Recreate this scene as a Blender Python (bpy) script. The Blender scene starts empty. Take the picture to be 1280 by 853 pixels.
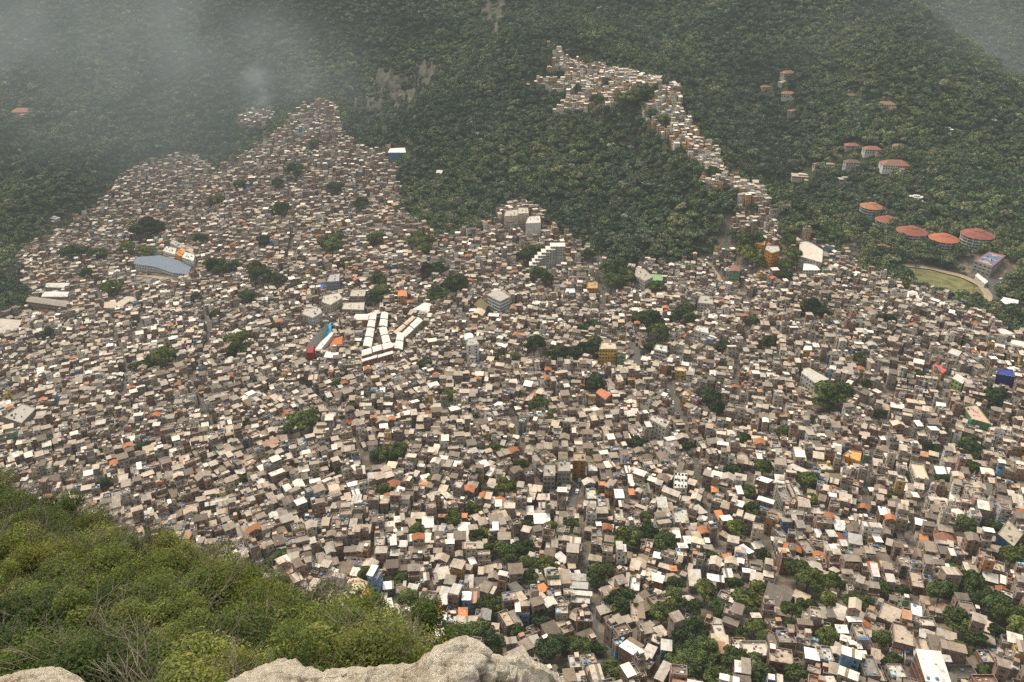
import bpy, math, random, bisect
import numpy as np
from mathutils import Vector, noise as mnoise

SC = bpy.context.scene
COL = SC.collection
R = math.radians
W0, H0, F = 1280.0, 853.0, 1000.0
CAMZ = 520.0
PITCH = R(28)
CP, SP = math.cos(PITCH), math.sin(PITCH)

# ------------------------------------------------------------------ camera maths
def unproj(u, v, D):
    a = (u - W0 / 2) / F * D
    b = (H0 / 2 - v) / F * D
    return (a, D * CP + b * SP, CAMZ - D * SP + b * CP)

def proj(x, y, z):
    """world -> photo pixel (u, v) and depth; works on arrays"""
    zz = z - CAMZ
    D = y * CP - zz * SP
    b = y * SP + zz * CP
    Ds = np.where(np.abs(D) < 1e-6, 1e-6, D)
    return W0 / 2 + x / Ds * F, H0 / 2 - b / Ds * F, D

# ------------------------------------------------------------------ terrain
CTRL = [
 # valley in front: u, v, depth
 (640,853,310),(640,700,410),(640,600,500),(640,500,610),(640,450,690),(640,400,780),(640,350,880),
 (420,853,315),(420,700,415),(420,600,505),(420,500,620),(420,400,800),(420,300,1020),(420,200,1260),(400,135,1430),
 (200,853,330),(200,700,430),(200,600,515),(200,500,640),(200,400,850),(200,330,1010),(220,250,1230),
 (0,853,340),(0,700,440),(0,600,530),(0,500,670),(0,400,900),(30,350,1010),(100,300,1180),
 (-200,853,350),(-200,600,545),(-200,400,930),
 (1000,853,305),(1000,700,400),(1000,600,490),(1000,500,590),(1000,400,715),
 (1280,853,300),(1280,700,390),(1280,600,475),(1280,500,570),(1280,432,655),
 (1480,853,300),(1480,600,475),(1480,480,600),
 (860,400,760),(860,345,870),
 # left forest slopes
 (0,300,1130),(100,220,1330),(0,220,1290),(0,140,1450),(100,110,1520),(0,60,1580),(0,0,1640),(0,-120,1720),
 (250,205,1360),(250,120,1520),(250,50,1600),(250,-20,1670),(-250,200,1330),(-250,50,1640),(-250,-100,1760),
 (320,150,1440),(480,110,1440),(480,40,1530),(480,-40,1600),(480,-130,1680),
 (510,230,1170),(560,295,990),(600,20,1540),(600,-100,1650),
 # wooded spur in the middle and its crest
 (640,320,930),(640,230,1050),(620,150,1190),(700,310,945),(720,200,1080),(690,130,1210),(690,55,1330),(780,98,1200),(850,112,1105),(855,165,1040),
 (780,330,895),(780,250,985),(780,180,1070),(900,225,955),(930,248,915),(850,300,915),(900,300,890),(965,290,868),(1000,300,845),(1010,330,815),
 # back side of the spur, the far valley
 (700,20,1520),(800,60,1440),(880,120,1340),(920,170,1240),(960,220,1150),(990,260,1060),(1020,285,985),
 (760,-60,1640),(880,20,1500),(900,-80,1640),
 (1000,180,1190),(1000,110,1320),(1000,40,1440),(1000,-60,1560),
 (1100,240,1030),(1100,180,1130),(1100,120,1230),(1090,40,1370),(1080,-10,1450),(1080,-90,1520),
 (1060,325,850),(1100,350,800),(1150,372,760),(1200,395,725),(1240,412,692),
 (1110,300,925),(1160,340,855),(1200,355,835),(1240,350,835),(1230,300,905),(1180,300,920),
 (1280,380,790),(1280,300,900),(1280,200,1090),(1280,130,1230),(1200,100,1270),(1150,40,1380),
 (1380,420,720),(1480,300,900),(1480,150,1200),
 (1180,20,1850),(1280,50,1800),(1180,78,1570),(1290,125,1500),(1280,-40,2000),(1180,-60,2050),(1450,0,2000),(1450,80,1800),
]
_P = np.array([unproj(*c) for c in CTRL])
_S = 1000.0

def _tps_fit(P, lam):
    n = len(P)
    X = P[:, :2] / _S
    d2 = ((X[:, None] - X[None]) ** 2).sum(-1)
    K = np.where(d2 > 0, 0.5 * d2 * np.log(np.maximum(d2, 1e-12)), 0)
    A = np.zeros((n + 3, n + 3))
    A[:n, :n] = K + lam * np.eye(n)
    A[:n, n] = 1; A[:n, n + 1:] = X; A[n, :n] = 1; A[n + 1:, :n] = X.T
    b = np.zeros(n + 3); b[:n] = P[:, 2]
    return np.linalg.solve(A, b)

_W = _tps_fit(_P, 2e-4)

GX0, GX1, GY0, GY1, GS = -1500.0, 1900.0, -40.0, 2600.0, 6.0
NX, NY = int((GX1 - GX0) / GS) + 1, int((GY1 - GY0) / GS) + 1
gx = GX0 + np.arange(NX) * GS
gy = GY0 + np.arange(NY) * GS

def _tps_grid():
    X = _P[:, :2] / _S
    out = np.zeros((NY, NX))
    xs = gx / _S
    for j in range(NY):
        dx = xs[:, None] - X[None, :, 0]
        dy = gy[j] / _S - X[None, :, 1]
        d2 = dx * dx + dy * dy
        out[j] = (0.5 * d2 * np.log(np.maximum(d2, 1e-12))) @ _W[:-3] + _W[-3] + _W[-2] * xs + _W[-1] * gy[j] / _S
    return out

HG = _tps_grid()

def vnoise(x, y, seed=0):
    """smooth value noise on arrays, -1..1"""
    rs = np.random.RandomState(seed)
    T = rs.rand(64, 64) * 2 - 1
    xi = np.floor(x).astype(int); yi = np.floor(y).astype(int)
    fx = x - xi; fy = y - yi
    fx = fx * fx * (3 - 2 * fx); fy = fy * fy * (3 - 2 * fy)
    a = T[yi % 64, xi % 64]; b = T[yi % 64, (xi + 1) % 64]
    c = T[(yi + 1) % 64, xi % 64]; d = T[(yi + 1) % 64, (xi + 1) % 64]
    return (a * (1 - fx) + b * fx) * (1 - fy) + (c * (1 - fx) + d * fx) * fy

# ------------------------------------------------------------------ land use, traced on the photo
FAV = [
 [(-420,470),(-80,425),(0,398),(32,394),(37,372),(27,345),(24,325),(42,312),(65,303),(82,292),(99,278),(116,262),(131,249),(150,229),(168,211),(202,204),
  (249,197),(269,215),(290,205),(310,190),(340,175),(358,160),(366,146),(397,129),(421,134),(425,168),(445,186),(480,190),(507,186),(499,203),(498,262),
  (507,276),(526,288),(560,300),(588,298),(600,285),(626,277),(628,262),(650,257),(675,266),(681,286),(705,297),(714,312),(738,318),(752,330),
  (790,345),(800,331),(850,340),(866,327),(900,318),(906,322),(912,312),(930,318),(950,324),(985,326),(998,300),(1008,294),(1025,308),(1060,328),(1088,350),(1120,360),
  (1150,371),(1180,385),(1210,399),(1250,414),(1280,428),(1700,560),(1700,1000),(-420,1000)],
 [(680,50),(690,53),(702,68),(735,84),(770,94),(826,102),(824,114),(800,116),(780,130),(765,140),(745,142),(730,150),(715,147),(690,143),(704,131),
  (714,116),(690,120),(672,113),(652,110),(650,102),(680,101),(699,104),(699,97),(688,91),(694,76)],
 [(800,130),(820,124),(828,116),(843,112),(853,114),(852,145),(866,165),(881,180),(898,195),(902,212),(909,225),(921,224),(921,237),(895,241),
  (877,236),(877,216),(850,196),(833,181),(812,166),(803,146)],
 [(914,232),(924,234),(946,240),(956,252),(961,268),(971,272),(974,298),(972,324),(945,318),(936,300),(915,287),(912,277),(926,270)],
 [(296,152),(310,142),(337,140),(345,150),(330,160),(300,163)],
]
FIELD = [(1128,329),(1160,333),(1200,345),(1232,362),(1238,374),(1224,378),(1190,368),(1150,350),(1126,338)]
SHRUBS = [(-20,604),(40,612),(95,636),(200,682),(290,702),(330,728),(430,772),(520,800),(575,800),(640,820),(705,870),(-20,870)]

def inpoly(poly, u, v):
    u = np.asarray(u, float); v = np.asarray(v, float)
    res = np.zeros(u.shape, bool)
    n = len(poly)
    for i in range(n):
        x0, y0 = poly[i]; x1, y1 = poly[(i + 1) % n]
        if y0 == y1: continue
        c = (y0 > v) != (y1 > v)
        res ^= c & (u < (x1 - x0) * (v - y0) / (y1 - y0) + x0)
    return res

def infav(u, v):
    u = np.asarray(u, float); v = np.asarray(v, float)
    du = vnoise(u / 9 + 3, v / 9, 51) * 5 + vnoise(u / 23, v / 23 + 7, 52) * 5; dv = vnoise(u / 9, v / 9 + 5, 53) * 3.5 + vnoise(u / 23 + 9, v / 23, 54) * 4
    k = np.clip((v - 40) / 300, .55, 1.0); u = u + du * k; v = v + dv * k
    r = inpoly(FAV[0], u, v)
    for p in FAV[1:]: r |= inpoly(p, u, v)
    return r

def blur(a, k, n=2):
    for _ in range(n):
        for ax in (0, 1):
            c = np.cumsum(np.concatenate([np.repeat(np.take(a, [0], ax), k + 1, ax), a, np.repeat(np.take(a, [-1], ax), k, ax)], ax), ax)
            m = a.shape[ax]
            hi = np.take(c, np.arange(2 * k + 1, 2 * k + 1 + m), ax)
            lo = np.take(c, np.arange(0, m), ax)
            a = (hi - lo) / (2 * k + 1)
    return a

MX, MY = np.meshgrid(gx, gy)
_u, _v, _D = proj(MX, MY, HG)
_wild = 1.0 - (infav(_u, _v) | inpoly(FIELD, _u, _v) | ((_u > 1040) & (_u < 1300) & (_v > 240) & (_v < 400))).astype(float)
_wild = blur(_wild, 5)
_wild = np.clip(_wild * 2 - 1, 0, 1)
HG = HG + _wild * ((vnoise(MX / 150 + 3, MY / 210, 1) - .5 + np.abs(vnoise(MX / 120 + 5, MY / 260, 6)) * 1.2) * 25 + vnoise(MX / 75, MY / 75 + 9, 2) * 10 + vnoise(MX / 33, MY / 33, 3) * 2.5)
HG = HG + vnoise(MX / 45, MY / 45, 4) * 1.6
# the mountain we stand on drops away below the ledge
HG = np.where(MY < 150, np.minimum(HG, CAMZ - 215.0), HG)

def ht(x, y):
    """terrain height, bilinear; arrays or scalars"""
    fx = np.clip((np.asarray(x, float) - GX0) / GS, 0, NX - 1.001); fy = np.clip((np.asarray(y, float) - GY0) / GS, 0, NY - 1.001)
    i = fx.astype(int); j = fy.astype(int); a = fx - i; b = fy - j
    return (HG[j, i] * (1 - a) + HG[j, i + 1] * a) * (1 - b) + (HG[j + 1, i] * (1 - a) + HG[j + 1, i + 1] * a) * b

def hit(u, v, dz=0.0):
    """first point where the line of sight through photo pixel (u, v) meets the terrain raised by dz -> base point on the terrain"""
    Ds = np.arange(150.0, 2700.0, 3.0)
    x, y, z = unproj(u, v, Ds)
    below = z < ht(x, y) + dz
    k = int(np.argmax(below))
    if not below[k]: k = len(Ds) - 1
    lo, hi = Ds[max(k - 1, 0)], Ds[k]
    for _ in range(12):
        m = (lo + hi) / 2
        x, y, z = unproj(u, v, m)
        if z < float(ht(x, y)) + dz: hi = m
        else: lo = m
    x, y, z = unproj(u, v, hi)
    return x, y, float(ht(x, y)), hi

# depth map for visibility
VU = np.arange(-240, 1560, 8.0); VV = np.arange(-160, 1000, 8.0)
def _vis():
    uu, vv = np.meshgrid(VU, VV)
    dep = np.full(uu.shape, 2700.0); done = np.zeros(uu.shape, bool)
    for D in np.arange(180.0, 2700.0, 6.0):
        x, y, z = unproj(uu, vv, D)
        h = (z < ht(x, y)) & ~done
        dep[h] = D; done |= h
    return dep
DEP = _vis()
def visdepth(u, v):
    i = np.clip(((np.asarray(u) - VU[0]) / 8).round().astype(int), 0, len(VU) - 1)
    j = np.clip(((np.asarray(v) - VV[0]) / 8).round().astype(int), 0, len(VV) - 1)
    return DEP[j, i]
# ------------------------------------------------------------------ materials
def srgb(r, g, b):
    f = lambda c: c / 12.92 if c <= 0.04045 else ((c + 0.055) / 1.055) ** 2.4
    return (f(r / 255), f(g / 255), f(b / 255))

class NT:
    def __init__(self, name):
        self.m = bpy.data.materials.new(name); self.m.use_nodes = True
        self.t = self.m.node_tree; self.t.nodes.clear()
        self.out = self.n('ShaderNodeOutputMaterial')
    def n(self, kind, **kw):
        x = self.t.nodes.new(kind)
        for k, v in kw.items():
            if k.startswith('i_'):
                x.inputs[k[2:].replace('_', ' ')].default_value = v
            else: setattr(x, k, v)
        return x
    def l(self, a, b): self.t.links.new(a, b)
    def noise(self, vec, scale, detail=4.0, rough=0.6):
        x = self.n('ShaderNodeTexNoise'); x.inputs['Scale'].default_value = scale
        x.inputs['Detail'].default_value = detail; x.inputs['Roughness'].default_value = rough
        if vec is not None: self.l(vec, x.inputs['Vector'])
        return x.outputs['Fac']
    def ramp(self, fac, stops):
        x = self.n('ShaderNodeValToRGB'); e = x.color_ramp.elements
        while len(e) < len(stops): e.new(0.5)
        for k, (p, c) in enumerate(stops):
            e[k].position = p; e[k].color = (c[0], c[1], c[2], 1) if isinstance(c, (tuple, list)) else (c, c, c, 1)
        self.l(fac, x.inputs['Fac']); return x.outputs['Color']
    def mix(self, fac, a, b, blend='MIX'):
        x = self.n('ShaderNodeMix', data_type='RGBA', blend_type=blend)
        for sock, val in ((x.inputs['Factor'], fac), (x.inputs[6], a), (x.inputs[7], b)):
            if hasattr(val, 'links') or hasattr(val, 'is_linked'): self.l(val, sock)
            elif isinstance(val, (tuple, list)): sock.default_value = (*val[:3], 1)
            else: sock.default_value = val
        return x.outputs[2]
    def mapping(self, vec, scale):
        x = self.n('ShaderNodeMapping'); x.inputs['Scale'].default_value = scale
        self.l(vec, x.inputs['Vector']); return x.outputs['Vector']
    def pos(self): return self.n('ShaderNodeNewGeometry').outputs['Position']
    def attr(self, name='tint'): return self.n('ShaderNodeAttribute', attribute_name=name).outputs['Color']
    def bsdf(self, color, rough=0.9, spec=0.2, bump=None, bump_d=0.1, bump_s=0.5):
        p = self.n('ShaderNodeBsdfPrincipled')
        p.inputs['Roughness'].default_value = rough
        p.inputs['Specular IOR Level'].default_value = spec
        if isinstance(color, (tuple, list)): p.inputs['Base Color'].default_value = (*color[:3], 1)
        else: self.l(color, p.inputs['Base Color'])
        if bump is not None:
            b = self.n('ShaderNodeBump'); b.inputs['Distance'].default_value = bump_d; b.inputs['Strength'].default_value = bump_s
            self.l(bump, b.inputs['Height']); self.l(b.outputs['Normal'], p.inputs['Normal'])
        self.l(p.outputs['BSDF'], self.out.inputs['Surface'])
        return p

def mat_wall():
    t = NT('weathered_wall'); p = t.pos()
    streak = t.ramp(t.noise(t.mapping(p, (1.1, 1.1, 0.13)), 1.0, 5, .65), [(.3, .62), (.55, .95), (.75, 1.08)])
    blot = t.ramp(t.noise(p, 0.55, 5, .6), [(.28, .66), (.5, .95), (.75, 1.1)])
    c = t.mix(1.0, t.attr(), streak, 'MULTIPLY'); c = t.mix(1.0, c, blot, 'MULTIPLY')
    t.bsdf(c, .92, .15); return t.m

def mat_roof():
    t = NT('weathered_roof'); p = t.pos()
    blot = t.ramp(t.noise(p, 0.5, 6, .7), [(.3, .62), (.48, .93), (.7, 1.06)])
    fine = t.ramp(t.noise(p, 2.3, 3, .6), [(.35, .78), (.6, 1.04)])
    c = t.mix(1.0, t.attr(), blot, 'MULTIPLY'); c = t.mix(1.0, c, fine, 'MULTIPLY')
    moss = t.ramp(t.noise(p, 0.23, 4, .6), [(.56, 0.0), (.72, .55)])
    c = t.mix(moss, c, (0.13, 0.105, 0.08))
    t.bsdf(c, .85, .2); return t.m

def mat_plain(name, rough=.6, spec=.3):
    t = NT(name); t.bsdf(t.attr(), rough, spec); return t.m

def mat_glass():
    t = NT('window_glass')
    c = t.ramp(t.noise(t.pos(), 0.9, 2), [(.35, (.012, .012, .013)), (.65, (.05, .05, .052))])
    t.bsdf(c, .25, .5); return t.m

def mat_ground():
    t = NT('hillside_ground'); p = t.pos()
    a = t.ramp(t.noise(p, .16, 8, .7), [(.3, (.055, .044, .033)), (.5, (.115, .093, .070)), (.62, (.19, .155, .118)), (.78, (.27, .23, .18))])
    g = t.ramp(t.noise(p, .09, 6, .7), [(.3, (.022, .03, .013)), (.6, (.05, .06, .024)), (.8, (.075, .075, .035))])
    c = t.mix(t.n('ShaderNodeAttribute', attribute_name='wild').outputs['Fac'], a, g)
    t.bsdf(c, .95, .1); return t.m

def mat_leaf(name, cols, hue_scale=.012, spread=1.0, trans=0.0, patch=.35):
    """foliage: colour from the tree's own random number, patches of the wood and leaf clumps"""
    t = NT(name)
    rnd = t.n('ShaderNodeObjectInfo').outputs['Random']
    base = t.ramp(rnd, cols)
    nz = t.ramp(t.noise(t.pos(), hue_scale, 3, .6), [(.3, (.58, .63, .66)), (.5, (1, 1, 1)), (.7, (1.5, 1.36, 1.05))])
    c = t.mix(patch * 2 if patch < .5 else 1.0, base, t.mix(1.0, base, nz, 'MULTIPLY'))
    if patch: c = t.mix(1.0, c, t.ramp(t.noise(t.pos(), hue_scale * .35, 3, .55), [(.32, (.62, .68, .72)), (.5, (1, 1, 1)), (.68, (1.3, 1.22, .95))]), 'MULTIPLY')
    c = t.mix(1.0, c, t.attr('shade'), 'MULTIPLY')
    p = t.bsdf(c, .75, .12)
    if trans:
        tr = t.n('ShaderNodeBsdfTranslucent'); t.l(t.mix(1.0, c, (1.3, 1.25, .6), 'MULTIPLY'), tr.inputs['Color'])
        ms = t.n('ShaderNodeMixShader'); ms.inputs['Fac'].default_value = trans
        t.l(p.outputs['BSDF'], ms.inputs[1]); t.l(tr.outputs['BSDF'], ms.inputs[2]); t.l(ms.outputs['Shader'], t.out.inputs['Surface'])
    return t.m

def mat_bark(name='bark', c0=(.06, .05, .04), c1=(.2, .17, .14)):
    t = NT(name); t.bsdf(t.ramp(t.noise(t.pos(), 2.5, 5), [(.3, c0), (.7, c1)]), .9, .1); return t.m

def mat_road():
    t = NT('worn_asphalt'); t.bsdf(t.ramp(t.noise(t.pos(), .5, 6), [(.3, (.06, .056, .052)), (.7, (.125, .118, .108))]), .9, .15); return t.m

def mat_dirt():
    t = NT('pale_dirt'); t.bsdf(t.ramp(t.noise(t.pos(), .4, 6), [(.3, (.22, .17, .11)), (.7, (.38, .31, .22))]), .95, .1); return t.m

def mat_lawn():
    t = NT('dry_grass'); t.bsdf(t.ramp(t.noise(t.pos(), .12, 7, .65), [(.3, (.075, .08, .03)), (.5, (.15, .14, .06)), (.72, (.23, .2, .1))]), .95, .1); return t.m

def mat_cliff(name, dark, mid, light, sc=.25):
    t = NT(name); p = t.pos()
    n1 = t.noise(t.mapping(p, (1, 1, .45)), sc, 9, .7)
    c = t.ramp(n1, [(.3, dark), (.5, mid), (.68, light)])
    t.bsdf(c, .95, .1, n1, .6 / sc * .1, .6); return t.m

def mat_granite():
    t = NT('pale_granite'); p = t.pos()
    big = t.noise(p, 3.2, 5, .6); mid = t.noise(p, 16, 8, .78); fine = t.noise(p, 130, 4, .8)
    v = t.n('ShaderNodeTexVoronoi'); v.inputs['Scale'].default_value = 42; v.inputs['Randomness'].default_value = 1.0; t.l(p, v.inputs['Vector'])
    cell = v.outputs['Color']; dist = v.outputs['Distance']
    c = t.ramp(mid, [(.30, (.40, .31, .20)), (.43, (.70, .60, .445)), (.56, (.86, .77, .615)), (.75, (.92, .86, .74))])
    c = t.mix(t.ramp(big, [(.52, 0.0), (.70, .55)]), c, (.46, .32, .18))
    c = t.mix(.28, c, t.mix(1.0, c, t.ramp(cell, [(0, .5), (1, 1.35)]), 'MULTIPLY'))
    c = t.mix(1.0, c, t.ramp(fine, [(.30, .50), (.41, .95), (.66, 1.1)]), 'MULTIPLY')
    lich = t.noise(p, 7, 8, .8); c = t.mix(t.ramp(lich, [(.60, 0.0), (.72, .7)]), c, (.20, .16, .11))
    s = t.n('ShaderNodeMath', operation='SUBTRACT'); t.l(mid, s.inputs[0]); t.l(dist, s.inputs[1])
    s2 = t.n('ShaderNodeMath', operation='ADD'); t.l(s.outputs[0], s2.inputs[0]); t.l(fine, s2.inputs[1])
    t.bsdf(c, .92, .15, s2.outputs[0], .03, 1.0); return t.m

M = {}
def make_mats():
    M['wall'] = mat_wall(); M['roof'] = mat_roof(); M['glass'] = mat_glass()
    M['plain'] = mat_plain('painted_plastic'); M['ground'] = mat_ground()
    M['paint'] = mat_plain('car_paint', .3, .5)
    M['forest'] = mat_leaf('forest_leaves', [(0, (.052, .078, .044)), (.2, (.076, .108, .058)), (.45, (.104, .138, .070)), (.65, (.134, .166, .080)), (.82, (.146, .150, .090)), (.93, (.18, .184, .125)), (1, (.21, .25, .11))])
    M['tree'] = mat_leaf('tree_leaves', [(0, (.040, .060, .024)), (.35, (.060, .084, .030)), (.7, (.084, .108, .036)), (1, (.125, .150, .046))], trans=.12)
    M['pale'] = mat_leaf('pale_blossom', [(0, (.36, .35, .30)), (1, (.50, .48, .43))], patch=0.0)
    M['shrub'] = mat_leaf('shrub_leaves', [(0, (.054, .080, .026)), (.3, (.082, .112, .034)), (.6, (.112, .140, .042)), (.85, (.148, .166, .050)), (1, (.185, .19, .058))], hue_scale=.35, trans=.3)
    M['bark'] = mat_bark(); M['twig'] = mat_bark('pale_twig', (.12, .10, .07), (.36, .31, .24))
    M['road'] = mat_road(); M['dirt'] = mat_dirt(); M['lawn'] = mat_lawn()
    M['granite'] = mat_granite()
    M['cliff'] = mat_cliff('bare_cliff', (.045, .045, .034), (.085, .077, .058), (.17, .145, .11), .10)
    M['summit'] = mat_cliff('summit_slope', (.02, .022, .012), (.05, .05, .028), (.11, .10, .07), .6)
    M['palm'] = mat_leaf('palm_leaves', [(0, (.045, .065, .022)), (1, (.075, .095, .03))], patch=0.0)
WALL, ROOF, GLASS, PLAIN = 0, 1, 2, 3
MKEYS = ('wall', 'roof', 'glass', 'plain')

# ------------------------------------------------------------------ mesh builder (quads and n-gons, one colour per face)
class MB:
    def __init__(self):
        self.v = []; self.ls = []; self.lv = []; self.m = []; self.c = []
        self.T = None
    def tr(self, x, y, z, rot): self.T = (x, y, z, math.cos(rot), math.sin(rot))
    def poly(self, pts, mat, col):
        n = len(self.v)
        if self.T is None: self.v.extend(pts)
        else:
            ox, oy, oz, c, s = self.T
            for (x, y, z) in pts: self.v.append((ox + x * c - y * s, oy + x * s + y * c, oz + z))
        self.ls.append(len(self.lv)); self.lv.extend(range(n, n + len(pts)))
        self.m.append(mat); self.c.append(col)
    def box(self, x0, x1, y0, y1, z0, z1, mat, col, tmat=None, tcol=None, top=True, bottom=False):
        P = self.poly
        P(((x0, y0, z0), (x1, y0, z0), (x1, y0, z1), (x0, y0, z1)), mat, col)
        P(((x1, y0, z0), (x1, y1, z0), (x1, y1, z1), (x1, y0, z1)), mat, col)
        P(((x1, y1, z0), (x0, y1, z0), (x0, y1, z1), (x1, y1, z1)), mat, col)
        P(((x0, y1, z0), (x0, y0, z0), (x0, y0, z1), (x0, y1, z1)), mat, col)
        if top: P(((x0, y0, z1), (x1, y0, z1), (x1, y1, z1), (x0, y1, z1)), mat if tmat is None else tmat, tcol or col)
        if bottom: P(((x0, y1, z0), (x1, y1, z0), (x1, y0, z0), (x0, y0, z0)), mat, col)
    def cyl(self, cx, cy, z0, z1, r, mat, col, n=8, r1=None, cap=True):
        r1 = r if r1 is None else r1
        a = [(math.cos(2 * math.pi * k / n), math.sin(2 * math.pi * k / n)) for k in range(n)]
        for k in range(n):
            p, q = a[k], a[(k + 1) % n]
            self.poly(((cx + p[0] * r, cy + p[1] * r, z0), (cx + q[0] * r, cy + q[1] * r, z0), (cx + q[0] * r1, cy + q[1] * r1, z1), (cx + p[0] * r1, cy + p[1] * r1, z1)), mat, col)
        if cap: self.poly([(cx + p[0] * r1, cy + p[1] * r1, z1) for p in a], mat, col)
    def bar(self, p, q, r, mat, col, n=5, r1=None):
        """a straight round bar between two points"""
        p = Vector(p); q = Vector(q); d = (q - p)
        if d.length < 1e-6: return
        d.normalize(); a = d.orthogonal().normalized(); b = d.cross(a)
        r1 = r if r1 is None else r1
        ring = [(a * math.cos(2 * math.pi * k / n) + b * math.sin(2 * math.pi * k / n)) for k in range(n)]
        for k in range(n):
            u, w = ring[k], ring[(k + 1) % n]
            self.poly((tuple(p + u * r), tuple(p + w * r), tuple(q + w * r1), tuple(q + u * r1)), mat, col)
    def mesh(self, name, mats=None, smooth=False):
        me = bpy.data.meshes.new(name)
        nv, nl, nf = len(self.v), len(self.lv), len(self.ls)
        me.vertices.add(nv); me.loops.add(nl); me.polygons.add(nf)
        me.vertices.foreach_set('co', np.asarray(self.v, dtype=np.float32).ravel())
        me.loops.foreach_set('vertex_index', np.asarray(self.lv, dtype=np.int32))
        me.polygons.foreach_set('loop_start', np.asarray(self.ls, dtype=np.int32))
        used = sorted(set(self.m)) if mats is None else None
        if mats is None:
            mp = {k: i for i, k in enumerate(used)}
            for k in used: me.materials.append(M[MKEYS[k]])
            me.polygons.foreach_set('material_index', np.asarray([mp[k] for k in self.m], dtype=np.int32))
        else:
            for k in mats: me.materials.append(M[k])
            me.polygons.foreach_set('material_index', np.asarray(self.m, dtype=np.int32))
        a = me.attributes.new('tint', 'FLOAT_COLOR', 'FACE')
        cc = np.ones((nf, 4), dtype=np.float32); cc[:, :3] = np.asarray(self.c, dtype=np.float32)[:, :3]
        a.data.foreach_set('color', cc.ravel())
        me.update(calc_edges=True)
        if smooth: me.shade_smooth()
        return me

def npmesh(name, V, Fq, mat, shade=None, smooth=False, attrs=()):
    """mesh from numpy arrays of vertices and equal-sided faces"""
    me = bpy.data.meshes.new(name)
    k = Fq.shape[1]
    me.vertices.add(len(V)); me.loops.add(Fq.size); me.polygons.add(len(Fq))
    me.vertices.foreach_set('co', np.asarray(V, np.float32).ravel())
    me.loops.foreach_set('vertex_index', Fq.astype(np.int32).ravel())
    me.polygons.foreach_set('loop_start', (np.arange(len(Fq)) * k).astype(np.int32))
    me.materials.append(M[mat])
    if shade is not None:
        a = me.attributes.new('shade', 'FLOAT_COLOR', 'FACE')
        cc = np.ones((len(Fq), 4), np.float32); cc[:, :3] = shade if shade.ndim == 2 else shade[:, None]
        a.data.foreach_set('color', cc.ravel())
    me.update(calc_edges=True)
    if smooth: me.shade_smooth()
    return me

# ------------------------------------------------------------------ objects, names, labels
def link(name, me, parent=None, loc=None, rotz=0.0, scale=None):
    o = bpy.data.objects.new(name, me); COL.objects.link(o)
    if parent is not None: o.parent = parent
    if loc is not None: o.location = loc
    if rotz: o.rotation_euler = (0, 0, rotz)
    if scale is not None: o.scale = scale
    return o

def tag(o, label=None, cat=None, group=None, kind=None):
    if label: o['label'] = label
    if cat: o['category'] = cat
    if group: o['group'] = group
    if kind: o['kind'] = kind
    return o

def empty(name, loc, rotz=0.0, label=None, cat=None, group=None):
    o = link(name, None, None, loc, rotz)
    o.empty_display_size = 1.0
    return tag(o, label, cat, group)

def struct(name, me): return tag(link(name, me), kind='structure')
# ------------------------------------------------------------------ houses
RNG = random.Random(7)
FL = 2.65
BRICK = (.30, .195, .14); CREAM = (.52, .435, .33); WHITE = (.66, .61, .53); CEMENT = (.355, .305, .245)
CONC = (.38, .335, .28)
WALLS = [('brick', BRICK, 30), ('brick', (.33, .20, .14), 10), ('cream', CREAM, 15), ('white', WHITE, 17), ('grey', CEMENT, 15), ('grey', (.25, .21, .17), 6),
         ('blue', (.14, .27, .42), 2), ('green', (.18, .32, .19), 1.6), ('yellow', (.58, .40, .12), 2), ('pink', (.50, .27, .22), 2), ('orange', (.52, .24, .08), 1.6)]
SHEETS = [('white', (.75, .69, .60), 14), ('pale grey', (.50, .425, .34), 28), ('grey', (.35, .29, .228), 27), ('dark', (.205, .163, .124), 21), ('orange', (.44, .25, .155), 1.2), ('cream', (.56, .455, .33), 5)]
SLABS = [('pale', (.46, .375, .29), 38), ('grey', (.335, .272, .212), 42), ('dark', (.205, .163, .125), 20)]
CLUT = [(.6, .58, .54), (.3, .28, .25), (.08, .07, .065), (.22, .26, .32), (.25, .13, .09), (.5, .42, .32), (.7, .68, .64), (.3, .27, .22), (.4, .2, .12), (.2, .18, .15), (.38, .34, .28), (.12, .1, .085)]
TANK = {'blue': (.055, .135, .27), 'grey': (.30, .33, .36), 'black': (.03, .032, .036), 'pale blue': (.22, .42, .55)}

def pick(rng, table):
    s = sum(t[-1] for t in table); r = rng.random() * s
    for t in table:
        r -= t[-1]
        if r <= 0: return t
    return table[-1]
def jit(rng, c, a=.12):
    k = 1 + rng.uniform(-a, a); h = rng.uniform(-.04, .04)
    return (c[0] * k * (1 + h), c[1] * k, c[2] * k * (1 - h))

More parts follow.
